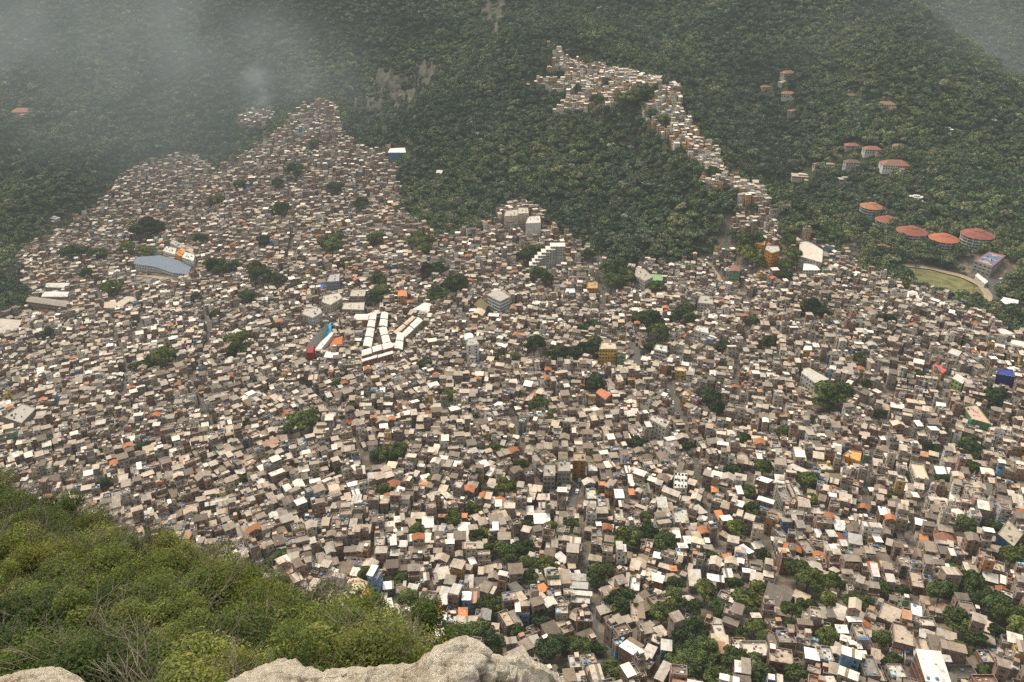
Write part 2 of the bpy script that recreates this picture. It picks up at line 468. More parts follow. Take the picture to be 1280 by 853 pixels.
class Flat:
    """everything into one mesh"""
    def __init__(self, mb): self.wall = self.roof = mb; self.mb = mb; self.things = False
    def pane(self, x, z, w, h, ax, hw, hd, col=None, mat=GLASS):
        o = .04
        a, b = x - w / 2, x + w / 2
        if ax == 0: P = ((a, -hd - o, z), (b, -hd - o, z), (b, -hd - o, z + h), (a, -hd - o, z + h))
        elif ax == 1: P = ((hw + o, a, z), (hw + o, b, z), (hw + o, b, z + h), (hw + o, a, z + h))
        elif ax == 2: P = ((b, hd + o, z), (a, hd + o, z), (a, hd + o, z + h), (b, hd + o, z + h))
        else: P = ((-hw - o, b, z), (-hw - o, a, z), (-hw - o, a, z + h), (-hw - o, b, z + h))
        self.mb.poly(P, mat, col or (.02, .02, .02))
    def window(self, x, z, w, h, ax, hw, hd, oy=0): 
        if oy: 
            T = self.mb.T; c, s = T[3], T[4]
            self.mb.T = (T[0] - oy * s, T[1] + oy * c, T[2], c, s); self.pane(x, z, w, h, ax, hw, hd); self.mb.T = T
        else: self.pane(x, z, w, h, ax, hw, hd)
    def door(self, x, z, w, h, ax, hw, hd, col): self.pane(x, z, w, h, ax, hw, hd, col, PLAIN)
    def shift(self, dx):
        x, y, z, c, s = self.T0; self.mb.T = (x + dx * c, y + dx * s, z, c, s)
    def tank(self, x, y, z, s, kind): 
        self.mb.cyl(x, y, z, z + 1.05 * s, .62 * s, PLAIN, TANK[kind], 7, .70 * s)

class Parts:
    """walls and roof as one mesh each, every window, door and tank a part of its own"""
    def __init__(self): self.wall = MB(); self.roof = MB(); self.win = []; self.doors = []; self.tanks = []; self.things = True; self.dx = 0.0
    def window(self, x, z, w, h, ax, hw, hd, oy=0): self.win.append((x, z, w, h, ax, hw, hd, oy, self.dx))
    def door(self, x, z, w, h, ax, hw, hd, col): self.doors.append((x, z, w, h, ax, hw, hd, 0, col, self.dx))
    def tank(self, x, y, z, s, kind): self.tanks.append((x + self.dx, y, z, s, kind))
    def shift(self, dx):
        self.dx = dx; self.wall.T = self.roof.T = (dx, 0, 0, 1, 0)

def sheet(mb, x0, x1, y0, y1, za, zb, col, rng, th=.07, strips=False, mat=ROOF):
    """a corrugated sheet roof, low edge at y0 (height za), high edge at y1 (height zb)"""
    n = max(1, int((x1 - x0) / 1.05)) if strips else 1
    for k in range(n):
        a = x0 + (x1 - x0) * k / n; b = x0 + (x1 - x0) * (k + 1) / n
        c = col
        if strips:
            c = jit(rng, col, .10)
            if rng.random() < .03: c = (.24, .18, .13)
            dz = rng.uniform(0, .05)
        else: dz = 0
        mb.poly(((a, y0, za + th + dz), (b, y0, za + th + dz), (b, y1, zb + th + dz), (a, y1, zb + th + dz)), mat, c)
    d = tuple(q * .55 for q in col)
    mb.poly(((x0, y0, za), (x1, y0, za), (x1, y0, za + th), (x0, y0, za + th)), mat, col)
    mb.poly(((x1, y0, za), (x1, y1, zb), (x1, y1, zb + th), (x1, y0, za + th)), mat, col)
    mb.poly(((x0, y1, zb), (x0, y0, za), (x0, y0, za + th), (x0, y1, zb + th)), mat, col)
    mb.poly(((x1, y1, zb), (x0, y1, zb), (x0, y1, zb + th), (x1, y1, zb + th)), mat, col)
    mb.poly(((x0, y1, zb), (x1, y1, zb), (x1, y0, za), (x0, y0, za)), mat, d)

def shell(mb, x0, x1, y0, y1, z0, z1, col, parapet, slabc, rim=CONC, t=.16, rf=None):
    """four walls, a slab on top and, if parapet > 0, a parapet round it"""
    zt = z1 + parapet
    mb.box(x0, x1, y0, y1, z0, zt, WALL, col, top=False)
    rf = rf or mb
    if parapet <= 0:
        rf.poly(((x0, y0, z1), (x1, y0, z1), (x1, y1, z1), (x0, y1, z1)), ROOF, slabc); return
    a0, a1, b0, b1 = x0 + t, x1 - t, y0 + t, y1 - t
    rf.poly(((a0, b0, z1), (a1, b0, z1), (a1, b1, z1), (a0, b1, z1)), ROOF, slabc)
    P = mb.poly
    P(((a1, b0, z1), (a0, b0, z1), (a0, b0, zt), (a1, b0, zt)), WALL, col)
    P(((a1, b1, z1), (a1, b0, z1), (a1, b0, zt), (a1, b1, zt)), WALL, col)
    P(((a0, b1, z1), (a1, b1, z1), (a1, b1, zt), (a0, b1, zt)), WALL, col)
    P(((a0, b0, z1), (a0, b1, z1), (a0, b1, zt), (a0, b0, zt)), WALL, col)
    P(((x0, y0, zt), (x1, y0, zt), (a1, b0, zt), (a0, b0, zt)), WALL, rim)
    P(((x1, y0, zt), (x1, y1, zt), (a1, b1, zt), (a1, b0, zt)), WALL, rim)
    P(((x1, y1, zt), (x0, y1, zt), (a0, b1, zt), (a1, b1, zt)), WALL, rim)
    P(((x0, y1, zt), (x0, y0, zt), (a0, b0, zt), (a0, b1, zt)), WALL, rim)

def band(mb, x0, x1, y0, y1, z, col=CONC, h=.22, o=.06):
    mb.box(x0 - o, x1 + o, y0 - o, y1 + o, z, z + h, WALL, col, top=False)

def house_spec(rng, x, y, rot, w, d, n=None, roof=None, rc=None, wc=None, wn=None, rn=None, tone=1.0):
    if n is None: n = rng.choices((1, 2, 3, 4, 5), (15, 31, 30, 17, 7))[0]
    if wc is None:
        wn, wc, _ = pick(rng, WALLS); wc = jit(rng, wc, .15)
    if roof is None: roof = rng.choices(('slab', 'sheet', 'cover', 'gable', 'tile'), (45, 31, 17, 5, 2))[0]
    if rc is None:
        if roof == 'tile': rn, rc = 'orange tiled', (.40, .155, .07)
        elif roof == 'slab': rn, rc, _ = pick(rng, SLABS)
        else: rn, rc, _ = pick(rng, SHEETS)
        rc = jit(rng, rc, .13); rc = tuple(q * tone for q in rc)
    z = float(ht(x, y))
    tk = 0
    if roof in ('slab', 'cover') and rng.random() < .45: tk = rng.choices((1, 2, 3), (60, 30, 10))[0]
    return dict(x=x, y=y, z=z, rot=rot, w=w, d=d, n=n, roof=roof, rc=rc, wc=wc, wn=wn, rn=rn, tanks=tk, tkind=rng.choices(('blue', 'grey', 'black', 'pale blue'), (62, 14, 10, 14))[0],
                seed=rng.randrange(1 << 30), setback=rng.random() < .22 and n > 1 and roof != 'gable', clutter=rng.randrange(3, 11), annex=rng.uniform(.52, .7) if rng.random() < .4 and w > 4.4 and roof not in ('gable', 'tile') else 0, H=n * FL)

def emit(S, h, lod=0, zoff=0.0):
    f = h.get('annex')
    if not S.things: S.T0 = S.mb.T
    if not f or lod > 1: return emit_one(S, h, lod, zoff)
    rng = random.Random(h['seed'] + 5); sg = rng.choice((-1, 1)); w = h['w']
    a = dict(h); a['w'] = w * f; S.shift(-sg * w * (1 - f) / 2); emit_one(S, a, lod, zoff)
    b = dict(h); b['w'] = w * (1 - f) - .02; b['d'] = h['d'] * rng.uniform(.7, .98); b['seed'] = h['seed'] + 9; b['tanks'] = 0; b['setback'] = False; b['n'] = max(1, h['n'] + rng.choice((-1, -1, 0, -2)))
    b['roof'] = rng.choice(('slab', 'sheet', 'slab', 'cover')); b['rc'] = jit(rng, pick(rng, SHEETS if b['roof'] != 'slab' else SLABS)[1], .15); b['clutter'] = 4
    if rng.random() < .5: b['wc'] = jit(rng, pick(rng, WALLS)[1], .12)
    S.shift(sg * w * f / 2); emit_one(S, b, lod, zoff)

def emit_one(S, h, lod=0, zoff=0.0):
    """lod 0: near, 1: middle, 2: far"""
    rng = random.Random(h['seed'])
    w2, d2, n = h['w'] / 2, h['d'] / 2, h['n']; fl = FL; H = n * fl
    base = zoff - 5.5
    wc, rc = h['wc'], h['rc']; slabc = rc if h['roof'] == 'slab' else jit(rng, SLABS[rng.randrange(3)][1], .15)
    W, Rf = S.wall, S.roof
    up = wc
    if n > 1 and rng.random() < .35 and not h.get('keep'): up = jit(rng, rng.choice((BRICK, CEMENT, BRICK)), .15)
    par = 0 if h['roof'] in ('sheet', 'gable', 'tile') else rng.choice((.5, .9, .9, 1.1))
    y0t, y1t = -d2, d2
    if h['setback']:
        shell(W, -w2, w2, -d2, d2, base, H - fl, wc, rng.choice((0, .8)), slabc, rf=Rf)
        y0t = -d2 + h['d'] * rng.uniform(.3, .45)
        shell(W, -w2 + .05, w2 - .05, y0t, d2 - .05, H - fl - .01, H, up, par, slabc, rf=Rf)
    elif up is not wc and n > 1:
        W.box(-w2, w2, -d2, d2, base, H - fl, WALL, wc, top=False)
        shell(W, -w2 - .02, w2 + .02, -d2 - .02, d2 + .02, H - fl, H, up, par, slabc, rf=Rf)
    else:
        shell(W, -w2, w2, -d2, d2, base, H, wc, par, slabc, rf=Rf)
    if lod < 2:
        bc = jit(rng, CONC, .15)
        for k in range(1, n + 1):
            if k == n and h['setback']: band(W, -w2, w2, y0t, d2, H - .22, bc)
            else: band(W, -w2, w2, -d2, d2, k * fl - .22, bc, o=.08)
        if lod == 0 and wc[0] > wc[1] * 1.3:      # concrete posts of the frame at the corners of raw brick walls
            for sx in (-1, 1):
                for sy in (-1, 1):
                    W.box(sx * w2 - .14, sx * w2 + .14, sy * d2 - .14, sy * d2 + .14, -1, H - fl if h['setback'] else H - .05, WALL, bc, top=False)
    # windows and door
    for k in range(n):
        oy = 0; dd = d2
        if k == n - 1 and h['setback']:
            oy = (y0t + d2) / 2; dd = (d2 - y0t) / 2 - .0
        for ax in ((0, 1, 2, 3) if lod < 2 else (0, 1, 3)):
            L = 2 * w2 if ax in (0, 2) else 2 * dd
            m = max(1, int(L / 2.3))
            for q in range(m):
                if rng.random() > (.8 if ax != 2 else .5): continue
                x = -L / 2 + L * (q + .5) / m
                if k == 0 and q == 0 and ax == 0:
                    S.door(x, -.1, .95, 2.1, ax, w2, dd, rng.choice(((.25, .13, .07), (.5, .48, .44), (.1, .18, .3), (.06, .06, .06)))); continue
                ww = rng.choice((.8, 1.0, 1.3, 1.6)); hh = rng.choice((.8, 1.0, 1.15))
                S.window(x, k * fl + .95, min(ww, L / m - .3), hh, ax, w2 + .02, dd + .02, oy)
    st = lod == 0 or (lod == 1 and rng.random() < .5)
    o = .35
    r = h['roof']
    if r == 'sheet':
        flip = rng.random() < .5
        za, zb = H + .12, H + .12 + (d2 - y0t / 2 + d2 / 2) * rng.uniform(.10, .26)
        if flip: za, zb = zb, za
        W.poly(((-w2, y0t, H), (w2, y0t, H), (w2, y0t, za), (-w2, y0t, za)), WALL, up)
        W.poly(((w2, d2, H), (-w2, d2, H), (-w2, d2, zb), (w2, d2, zb)), WALL, up)
        W.poly(((w2, y0t, H), (w2, d2, H), (w2, d2, zb), (w2, y0t, za)), WALL, up)
        W.poly(((-w2, d2, H), (-w2, y0t, H), (-w2, y0t, za), (-w2, d2, zb)), WALL, up)
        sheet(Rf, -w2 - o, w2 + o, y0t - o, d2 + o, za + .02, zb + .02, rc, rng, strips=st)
        if lod == 0:
            for _ in range(rng.randrange(0, 3)):      # stones, tyres and boards that hold the sheets down
                cx, cy = rng.uniform(-w2, w2) * .7, rng.uniform(y0t, d2) * .6; s = rng.uniform(.15, .4)
                zc = za + (zb - za) * (cy - y0t + o) / (d2 - y0t + 2 * o)
                Rf.box(cx - s, cx + s, cy - s * .6, cy + s * .6, zc, zc + .25, PLAIN, rng.choice(CLUT))
    elif r in ('gable', 'tile'):
        zr = H + w2 * rng.uniform(.35, .5); ee = H + .05 - .12
        for sgn in (-1, 1):
            if sgn < 0: P = ((-w2 - o, -d2 - o, ee), (0, -d2 - o, zr), (0, d2 + o, zr), (-w2 - o, d2 + o, ee))
            else: P = ((0, -d2 - o, zr), (w2 + o, -d2 - o, ee), (w2 + o, d2 + o, ee), (0, d2 + o, zr))
            Rf.poly(P, ROOF, jit(rng, rc, .05))
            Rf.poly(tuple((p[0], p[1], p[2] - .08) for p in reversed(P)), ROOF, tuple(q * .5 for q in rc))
        W.poly(((-w2, -d2, H), (w2, -d2, H), (0, -d2, zr - .15)), WALL, up); W.poly(((w2, d2, H), (-w2, d2, H), (0, d2, zr - .15)), WALL, up)
    else:
        if r == 'cover':
            f = rng.choice((.55, .75, 1.0, 1.0)); a0, a1 = (-w2, -w2 + 2 * w2 * f) if rng.random() < .5 else (w2 - 2 * w2 * f, w2)
            za = H + rng.uniform(2.0, 2.5); zb = za + h['d'] * rng.uniform(.03, .12)
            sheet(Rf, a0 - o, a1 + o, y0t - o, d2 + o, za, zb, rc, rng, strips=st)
            for px, py, pz in ((a0 + .1, y0t + .1, za), (a1 - .1, y0t + .1, za), (a0 + .1, d2 - .1, zb), (a1 - .1, d2 - .1, zb)):
                W.box(px - .09, px + .09, py - .09, py + .09, H, pz, WALL, CONC, top=False)
            if rng.random() < .6:     # the room at the back of the covered terrace
                W.box(a0 + .02, a1 - .02, (y0t + d2) / 2, d2 - .02, H, za - .05, WALL, up, top=False)
        elif rng.random() < .45 and lod < 2:  # stair head or room half-built on the roof
            sx, sy = rng.uniform(1.6, 2.6), rng.uniform(1.6, 2.6); cx = rng.choice((-1, 1)) * (w2 - sx / 2 - .2); cy = d2 - sy / 2 - .2
            W.box(cx - sx / 2, cx + sx / 2, cy - sy / 2, cy + sy / 2, H, H + 2.2, WALL, up, ROOF, rng.choice(SHEETS)[1])
        if lod < 2:
            for _ in range(h['clutter']):
                cx, cy = rng.uniform(-w2 + .6, w2 - .6), rng.uniform(y0t + .6, d2 - .6); s = rng.uniform(.15, .62)
                Rf.box(cx - s, cx + s, cy - s * rng.uniform(.3, 1), cy + s * .6, H, H + rng.uniform(.12, .8), PLAIN, rng.choice(CLUT))
    for k in range(h['tanks']):
        s = rng.uniform(.8, 1.1)
        if h['roof'] == 'cover' and rng.random() < .7:
            S.tank(rng.uniform(-w2, w2) * .6, y0t + .7 + k * .1, H, s, h['tkind'])
        else: S.tank(-w2 + 1.0 + k * 1.5 + rng.uniform(-.1, .1), rng.choice((y0t + 1.0, d2 - 1.0)), H + .05, s, h['tkind'])

UNIT = {}
def unit_meshes():
    def win(frame):
        mb = MB()
        mb.poly(((-.5, -.02, 0), (.5, -.02, 0), (.5, -.02, 1), (-.5, -.02, 1)), 0, (.02, .02, .02))
        for x0, x1, z0, z1 in ((-.56, -.48, -.06, 1.06), (.48, .56, -.06, 1.06), (-.48, .48, -.06, .02), (-.48, .48, .98, 1.06), (-.03, .03, .02, .98)):
            mb.box(x0, x1, -.07, .0, z0, z1, 1, frame)
        return mb.mesh('window', ['glass', 'plain'])
    UNIT['win'] = [win((.5, .48, .44)), win((.16, .10, .07)), win((.30, .30, .29)), win((.09, .09, .09))]
    for i, c in enumerate(((.25, .13, .07), (.5, .48, .44), (.1, .18, .3), (.06, .06, .06))):
        mb = MB(); mb.box(-.5, .5, -.05, .0, 0, 1, 0, c); mb.box(.32, .4, -.09, -.05, .45, .5, 0, (.3, .3, .28))
        UNIT['door' + str(c)] = mb.mesh('door', ['plain'])
    for k, c in TANK.items():
        mb = MB(); mb.cyl(0, 0, 0, 1.0, .60, 0, c, 12, .70, cap=False)
        UNIT['tank' + k] = mb.mesh('water_tank', ['plain'])
        mb = MB(); mb.cyl(0, 0, 1.0, 1.07, .75, 0, c, 12, .75, cap=False); mb.cyl(0, 0, 1.07, 1.3, .75, 0, tuple(q * 1.15 for q in c), 12, .18)
        UNIT['lid' + k] = mb.mesh('lid', ['plain'])

AXV = ((0, -1), (1, 0), (0, 1), (-1, 0))
def wall_point(x, ax, hw, hd, oy, off=.04):
    if ax == 0: return (x, -hd - off + oy)
    if ax == 1: return (hw + off, x + oy)
    if ax == 2: return (x, hd + off + oy)
    return (-hw - off, x + oy)

def camera_faces(ax, rot, x, y):
    nx, ny = AXV[ax]; c, s = math.cos(rot), math.sin(rot)
    X, Y = nx * c - ny * s, nx * s + ny * c
    L = math.hypot(x, y)
    return (-x * X - y * Y) / L > -.25

def finish(root, S, rot, x, y, winkind=0, most=60):
    link('walls', S.wall.mesh('walls'), root)
    if S.roof.v: link('roof', S.roof.mesh('roof'), root)
    k = 0
    for (wx, z, w, h, ax, hw, hd, oy, ox) in S.win:
        if not camera_faces(ax, rot, x, y) or k >= most: continue
        px, py = wall_point(wx, ax, hw, hd, oy)
        link('window', UNIT['win'][winkind], root, (px + ox, py, z), ax * math.pi / 2, (w, 1, h)); k += 1
    for (wx, z, w, h, ax, hw, hd, oy, col, ox) in S.doors:
        px, py = wall_point(wx, ax, hw, hd, oy)
        link('door', UNIT['door' + str(col)], root, (px + ox, py, z), ax * math.pi / 2, (w, 1, h))
    for (tx, ty, z, s, kind) in S.tanks:
        link('lid', UNIT['lid' + kind], link('water_tank', UNIT['tank' + kind], root, (tx, ty, z), 0, (s, s, s * .85)))

# ---------------------------------------------------------------- things that get their label at the end
PENDING = []          # dict(o, u, v, look, kind, group)

def add_house_thing(h):
    root = empty('house', (h['x'], h['y'], h['z']), h['rot'], None, 'house', 'self-built houses of the hillside settlement')
    S = Parts(); emit(S, h, 0); finish(root, S, h['rot'], h['x'], h['y'], h['seed'] % 4)
    zt = h['z'] + h['H']
    u, v, D = proj(h['x'], h['y'], zt)
    wn = {'brick': 'brick', 'grey': 'cement'}.get(h['wn'], h['wn'])
    if h['roof'] == 'slab': rl = 'flat %s roof' % h['rn']
    elif h['roof'] == 'tile': rl = 'orange tiled roof'
    elif h['roof'] == 'gable': rl = 'ridged %s roof' % h['rn']
    elif h['roof'] == 'cover': rl = 'raised %s sheet roof' % h['rn']
    else: rl = '%s sheet roof' % h['rn']
    nt = len(S.tanks)
    look = '%s house, %s' % (wn, rl)
    if nt: look += ', %s' % ('%s tank' % h['tkind'] if nt == 1 else '%s %s tanks' % (('two', 'three', 'several')[min(nt, 4) - 2], h['tkind']))
    PENDING.append(dict(o=root, u=float(u), v=float(v), look=look, short='%s house, %s' % (wn, rl), tiny='%s house' % wn))
    return root

# ---------------------------------------------------------------- collision hash
HASH = {}
def _corners(x, y, rot, hw, hd):
    c, s = math.cos(rot), math.sin(rot)
    return [(x + a * hw * c - b * hd * s, y + a * hw * s + b * hd * c) for a, b in ((-1, -1), (1, -1), (1, 1), (-1, 1))]
def _sat(A, B, ra, rb):
    for r in (ra, rb):
        for ax in ((math.cos(r), math.sin(r)), (-math.sin(r), math.cos(r))):
            a = [p[0] * ax[0] + p[1] * ax[1] for p in A]; b = [p[0] * ax[0] + p[1] * ax[1] for p in B]
            if max(a) < min(b) or max(b) < min(a): return False
    return True
CELL = 14.0
def free(x, y, rot, hw, hd, shrink=.93):
    A = _corners(x, y, rot, hw * shrink, hd * shrink)
    r = math.hypot(hw, hd)
    for i in range(int((x - r) // CELL) - 1, int((x + r) // CELL) + 2):
        for j in range(int((y - r) // CELL) - 1, int((y + r) // CELL) + 2):
            for (bx, by, br, bw, bd, B, rr) in HASH.get((i, j), ()):
                if (bx - x) ** 2 + (by - y) ** 2 < (rr + r) ** 2 and _sat(A, B, rot, br): return False
    return True
def occupy(x, y, rot, hw, hd):
    rr = math.hypot(hw, hd)
    e = (x, y, rot, hw, hd, _corners(x, y, rot, hw * .93, hd * .93), rr)
    if rr > CELL:
        for i in range(int((x - rr) // CELL), int((x + rr) // CELL) + 1):
            for j in range(int((y - rr) // CELL), int((y + rr) // CELL) + 1):
                HASH.setdefault((i, j), []).append(e)
    else: HASH.setdefault((int(x // CELL), int(y // CELL)), []).append(e)
CLEAR = []      # (x, y, r): no forest trees here
# ------------------------------------------------------------------ landmark buildings, outlines of their roofs traced on the photo
def plane_pt(u, v, z):
    b = (H0 / 2 - v) / F
    D = (z - CAMZ) / (-SP + b * CP)
    return unproj(u, v, D)

def roof_outline(poly, H):
    cu = sum(p[0] for p in poly) / len(poly); cv = sum(p[1] for p in poly) / len(poly)
    x, y, z, D = hit(cu, cv, H)
    zt = z + H
    P = [plane_pt(u, v, zt)[:2] for u, v in poly]
    A = sum(P[i][0] * P[(i + 1) % len(P)][1] - P[(i + 1) % len(P)][0] * P[i][1] for i in range(len(P)))
    if A < 0: P.reverse()
    cx = sum(p[0] for p in P) / len(P); cy = sum(p[1] for p in P) / len(P)
    return P, cx, cy, z, D

def frame_of(P):
    best = max(range(len(P)), key=lambda i: math.dist(P[i], P[(i + 1) % len(P)]))
    a, b = P[best], P[(best + 1) % len(P)]
    rot = math.atan2(b[1] - a[1], b[0] - a[0])
    return rot

def prism(name, label, cat, poly, H, wc, rc, roof='flat', segs=1, group=None, wins=True, winkind=1, pattern=2.7, ww=1.3, wh=1.2, par=.6, front=4.0, extra=None):
    P, cx, cy, z, D = roof_outline(poly, H)
    rot = frame_of(P); c, s = math.cos(rot), math.sin(rot)
    L = [((px - cx) * c + (py - cy) * s, -(px - cx) * s + (py - cy) * c) for px, py in P]
    zlow = min(min(float(ht(px, py)) for px, py in P), z) - z - 3
    root = empty(name, (cx, cy, z), rot, label, cat, group)
    S = Parts(); n = len(L); rng = random.Random(int(cx * 10))
    top = H + (par if roof == 'flat' else 0)
    for i in range(n):
        a, b = L[i], L[(i + 1) % n]
        S.wall.poly(((a[0], a[1], zlow), (b[0], b[1], zlow), (b[0], b[1], top), (a[0], a[1], top)), WALL, wc)
    ins = [(p[0] * (1 - .3 / max(3, math.hypot(*p))), p[1] * (1 - .3 / max(3, math.hypot(*p)))) for p in L]
    if roof == 'flat':
        for i in range(n):
            a, b, ia, ib = L[i], L[(i + 1) % n], ins[i], ins[(i + 1) % n]
            S.wall.poly(((a[0], a[1], top), (b[0], b[1], top), (ib[0], ib[1], top), (ia[0], ia[1], top)), WALL, jit(rng, CONC, .1))
            S.wall.poly(((ib[0], ib[1], H), (ia[0], ia[1], H), (ia[0], ia[1], top), (ib[0], ib[1], top)), WALL, wc)
        S.roof.poly([(p[0], p[1], H) for p in ins], ROOF, rc)
        xs = [p[0] for p in L]; ys = [p[1] for p in L]
        for _ in range(int((max(xs) - min(xs)) / 4)):
            qx, qy = rng.uniform(min(xs), max(xs)) * .6, rng.uniform(min(ys), max(ys)) * .55; q = rng.uniform(.3, .9)
            S.roof.box(qx - q, qx + q, qy - q * .7, qy + q * .7, H, H + rng.uniform(.4, 1.6), PLAIN, rng.choice(CLUT))
    elif roof == 'sheet' and n == 4:
        e = [math.dist(L[i], L[(i + 1) % 4]) for i in range(4)]
        k = 0 if e[0] + e[2] >= e[1] + e[3] else 1
        A, B, Cc, Dd = [L[(k + i) % 4] for i in range(4)]
        lerp = lambda p, q, t: (p[0] + (q[0] - p[0]) * t, p[1] + (q[1] - p[1]) * t)
        grow = 1.04
        A, B, Cc, Dd = [(p[0] * grow, p[1] * grow) for p in (A, B, Cc, Dd)]
        m = max(segs, 1)
        for q in range(m):
            t0 = q / m + (.012 if q else 0); t1 = (q + 1) / m - (.012 if q < m - 1 else 0)
            zz = H + .1 + (.5 * (q % 2) if m > 1 else 0)
            f0, f1, b1, b0 = lerp(A, B, t0), lerp(A, B, t1), lerp(Dd, Cc, t1), lerp(Dd, Cc, t0)
            r0, r1 = lerp(f0, b0, .5), lerp(f1, b1, .5); up = math.dist(f0, b0) * .09
            mb = MB()
            sub = max(1, int(math.dist(f0, f1) / 1.6))
            for w in range(sub):
                u0, u1 = w / sub, (w + 1) / sub
                c1 = jit(rng, rc, .06)
                pa, pb, pc, pd = lerp(f0, f1, u0), lerp(f0, f1, u1), lerp(r0, r1, u1), lerp(r0, r1, u0)
                mb.poly(((*pa, zz), (*pb, zz), (*pc, zz + up), (*pd, zz + up)), ROOF, c1)
                pa, pb = lerp(b0, b1, u0), lerp(b0, b1, u1)
                mb.poly(((*pd, zz + up), (*pc, zz + up), (*pb, zz), (*pa, zz)), ROOF, c1)
            for (p, q2) in ((f0, f1), (b1, b0)):
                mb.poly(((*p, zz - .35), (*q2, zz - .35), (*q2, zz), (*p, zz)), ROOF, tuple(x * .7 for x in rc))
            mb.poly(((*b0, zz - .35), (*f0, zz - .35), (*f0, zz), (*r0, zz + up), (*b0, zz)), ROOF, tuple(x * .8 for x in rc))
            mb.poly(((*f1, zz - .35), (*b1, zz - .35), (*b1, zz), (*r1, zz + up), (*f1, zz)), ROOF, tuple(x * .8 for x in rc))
            if m > 1: link('roof', mb.mesh('roof'), root)
            else: S.roof = mb
    else:
        big = [(p[0] * 1.04, p[1] * 1.04) for p in L]
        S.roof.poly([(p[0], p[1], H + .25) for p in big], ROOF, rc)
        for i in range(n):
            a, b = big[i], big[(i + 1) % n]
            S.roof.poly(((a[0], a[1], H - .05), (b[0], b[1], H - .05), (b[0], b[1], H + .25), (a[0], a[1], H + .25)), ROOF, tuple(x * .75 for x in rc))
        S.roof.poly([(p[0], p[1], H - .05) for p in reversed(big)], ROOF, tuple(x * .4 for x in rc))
    if extra: extra(S, L, H, root, rng)
    link('walls', S.wall.mesh('walls'), root)
    if S.roof.v: link('roof', S.roof.mesh('roof'), root)
    if wins:
        st = max(1, int((H + .3) / 2.9)); k = 0; fh = H / st
        for i in range(n):
            a, b = L[i], L[(i + 1) % n]; le = math.dist(a, b)
            if le < 2.5: continue
            ex, ey = (b[0] - a[0]) / le, (b[1] - a[1]) / le; nx, ny = ey, -ex
            X, Y = nx * c - ny * s, nx * s + ny * c
            if (-cx * X - cy * Y) / math.hypot(cx, cy) < -.15: continue
            m = max(1, int(le / pattern))
            for f in range(st):
                for q in range(m):
                    if k >= 96 or rng.random() < .06: continue
                    t = (q + .5) / m * le
                    link('window', UNIT['win'][winkind], root, (a[0] + ex * t + nx * .04, a[1] + ey * t + ny * .04, f * fh + .95), math.atan2(ey, ex), (min(ww, le / m - .5), 1, wh)); k += 1
    for (tx, ty, zz, sc_, kind) in S.tanks: link('water_tank', UNIT['tank' + kind], root, (tx, ty, zz), 0, (sc_, sc_, sc_ * .85))
    xs = [p[0] for p in L]; ys = [p[1] for p in L]
    occupy(cx, cy, rot, (max(xs) - min(xs)) / 2 + .5, (max(ys) - min(ys)) / 2 + .5)
    # keep the view of its front open: nothing tall right before it
    if front:
        d = math.hypot(cx, cy); fx, fy = cx - cx / d * (front + (max(ys) - min(ys)) / 2), cy - cy / d * (front + (max(ys) - min(ys)) / 2)
        LOW.append((fx, fy, max(4.0, (max(xs) - min(xs)) * .5)))
    CLEAR.append((cx, cy, max(max(xs) - min(xs), max(ys) - min(ys)) * .6 + 4))
    return root
LOW = []       # (x, y, r): only low houses here

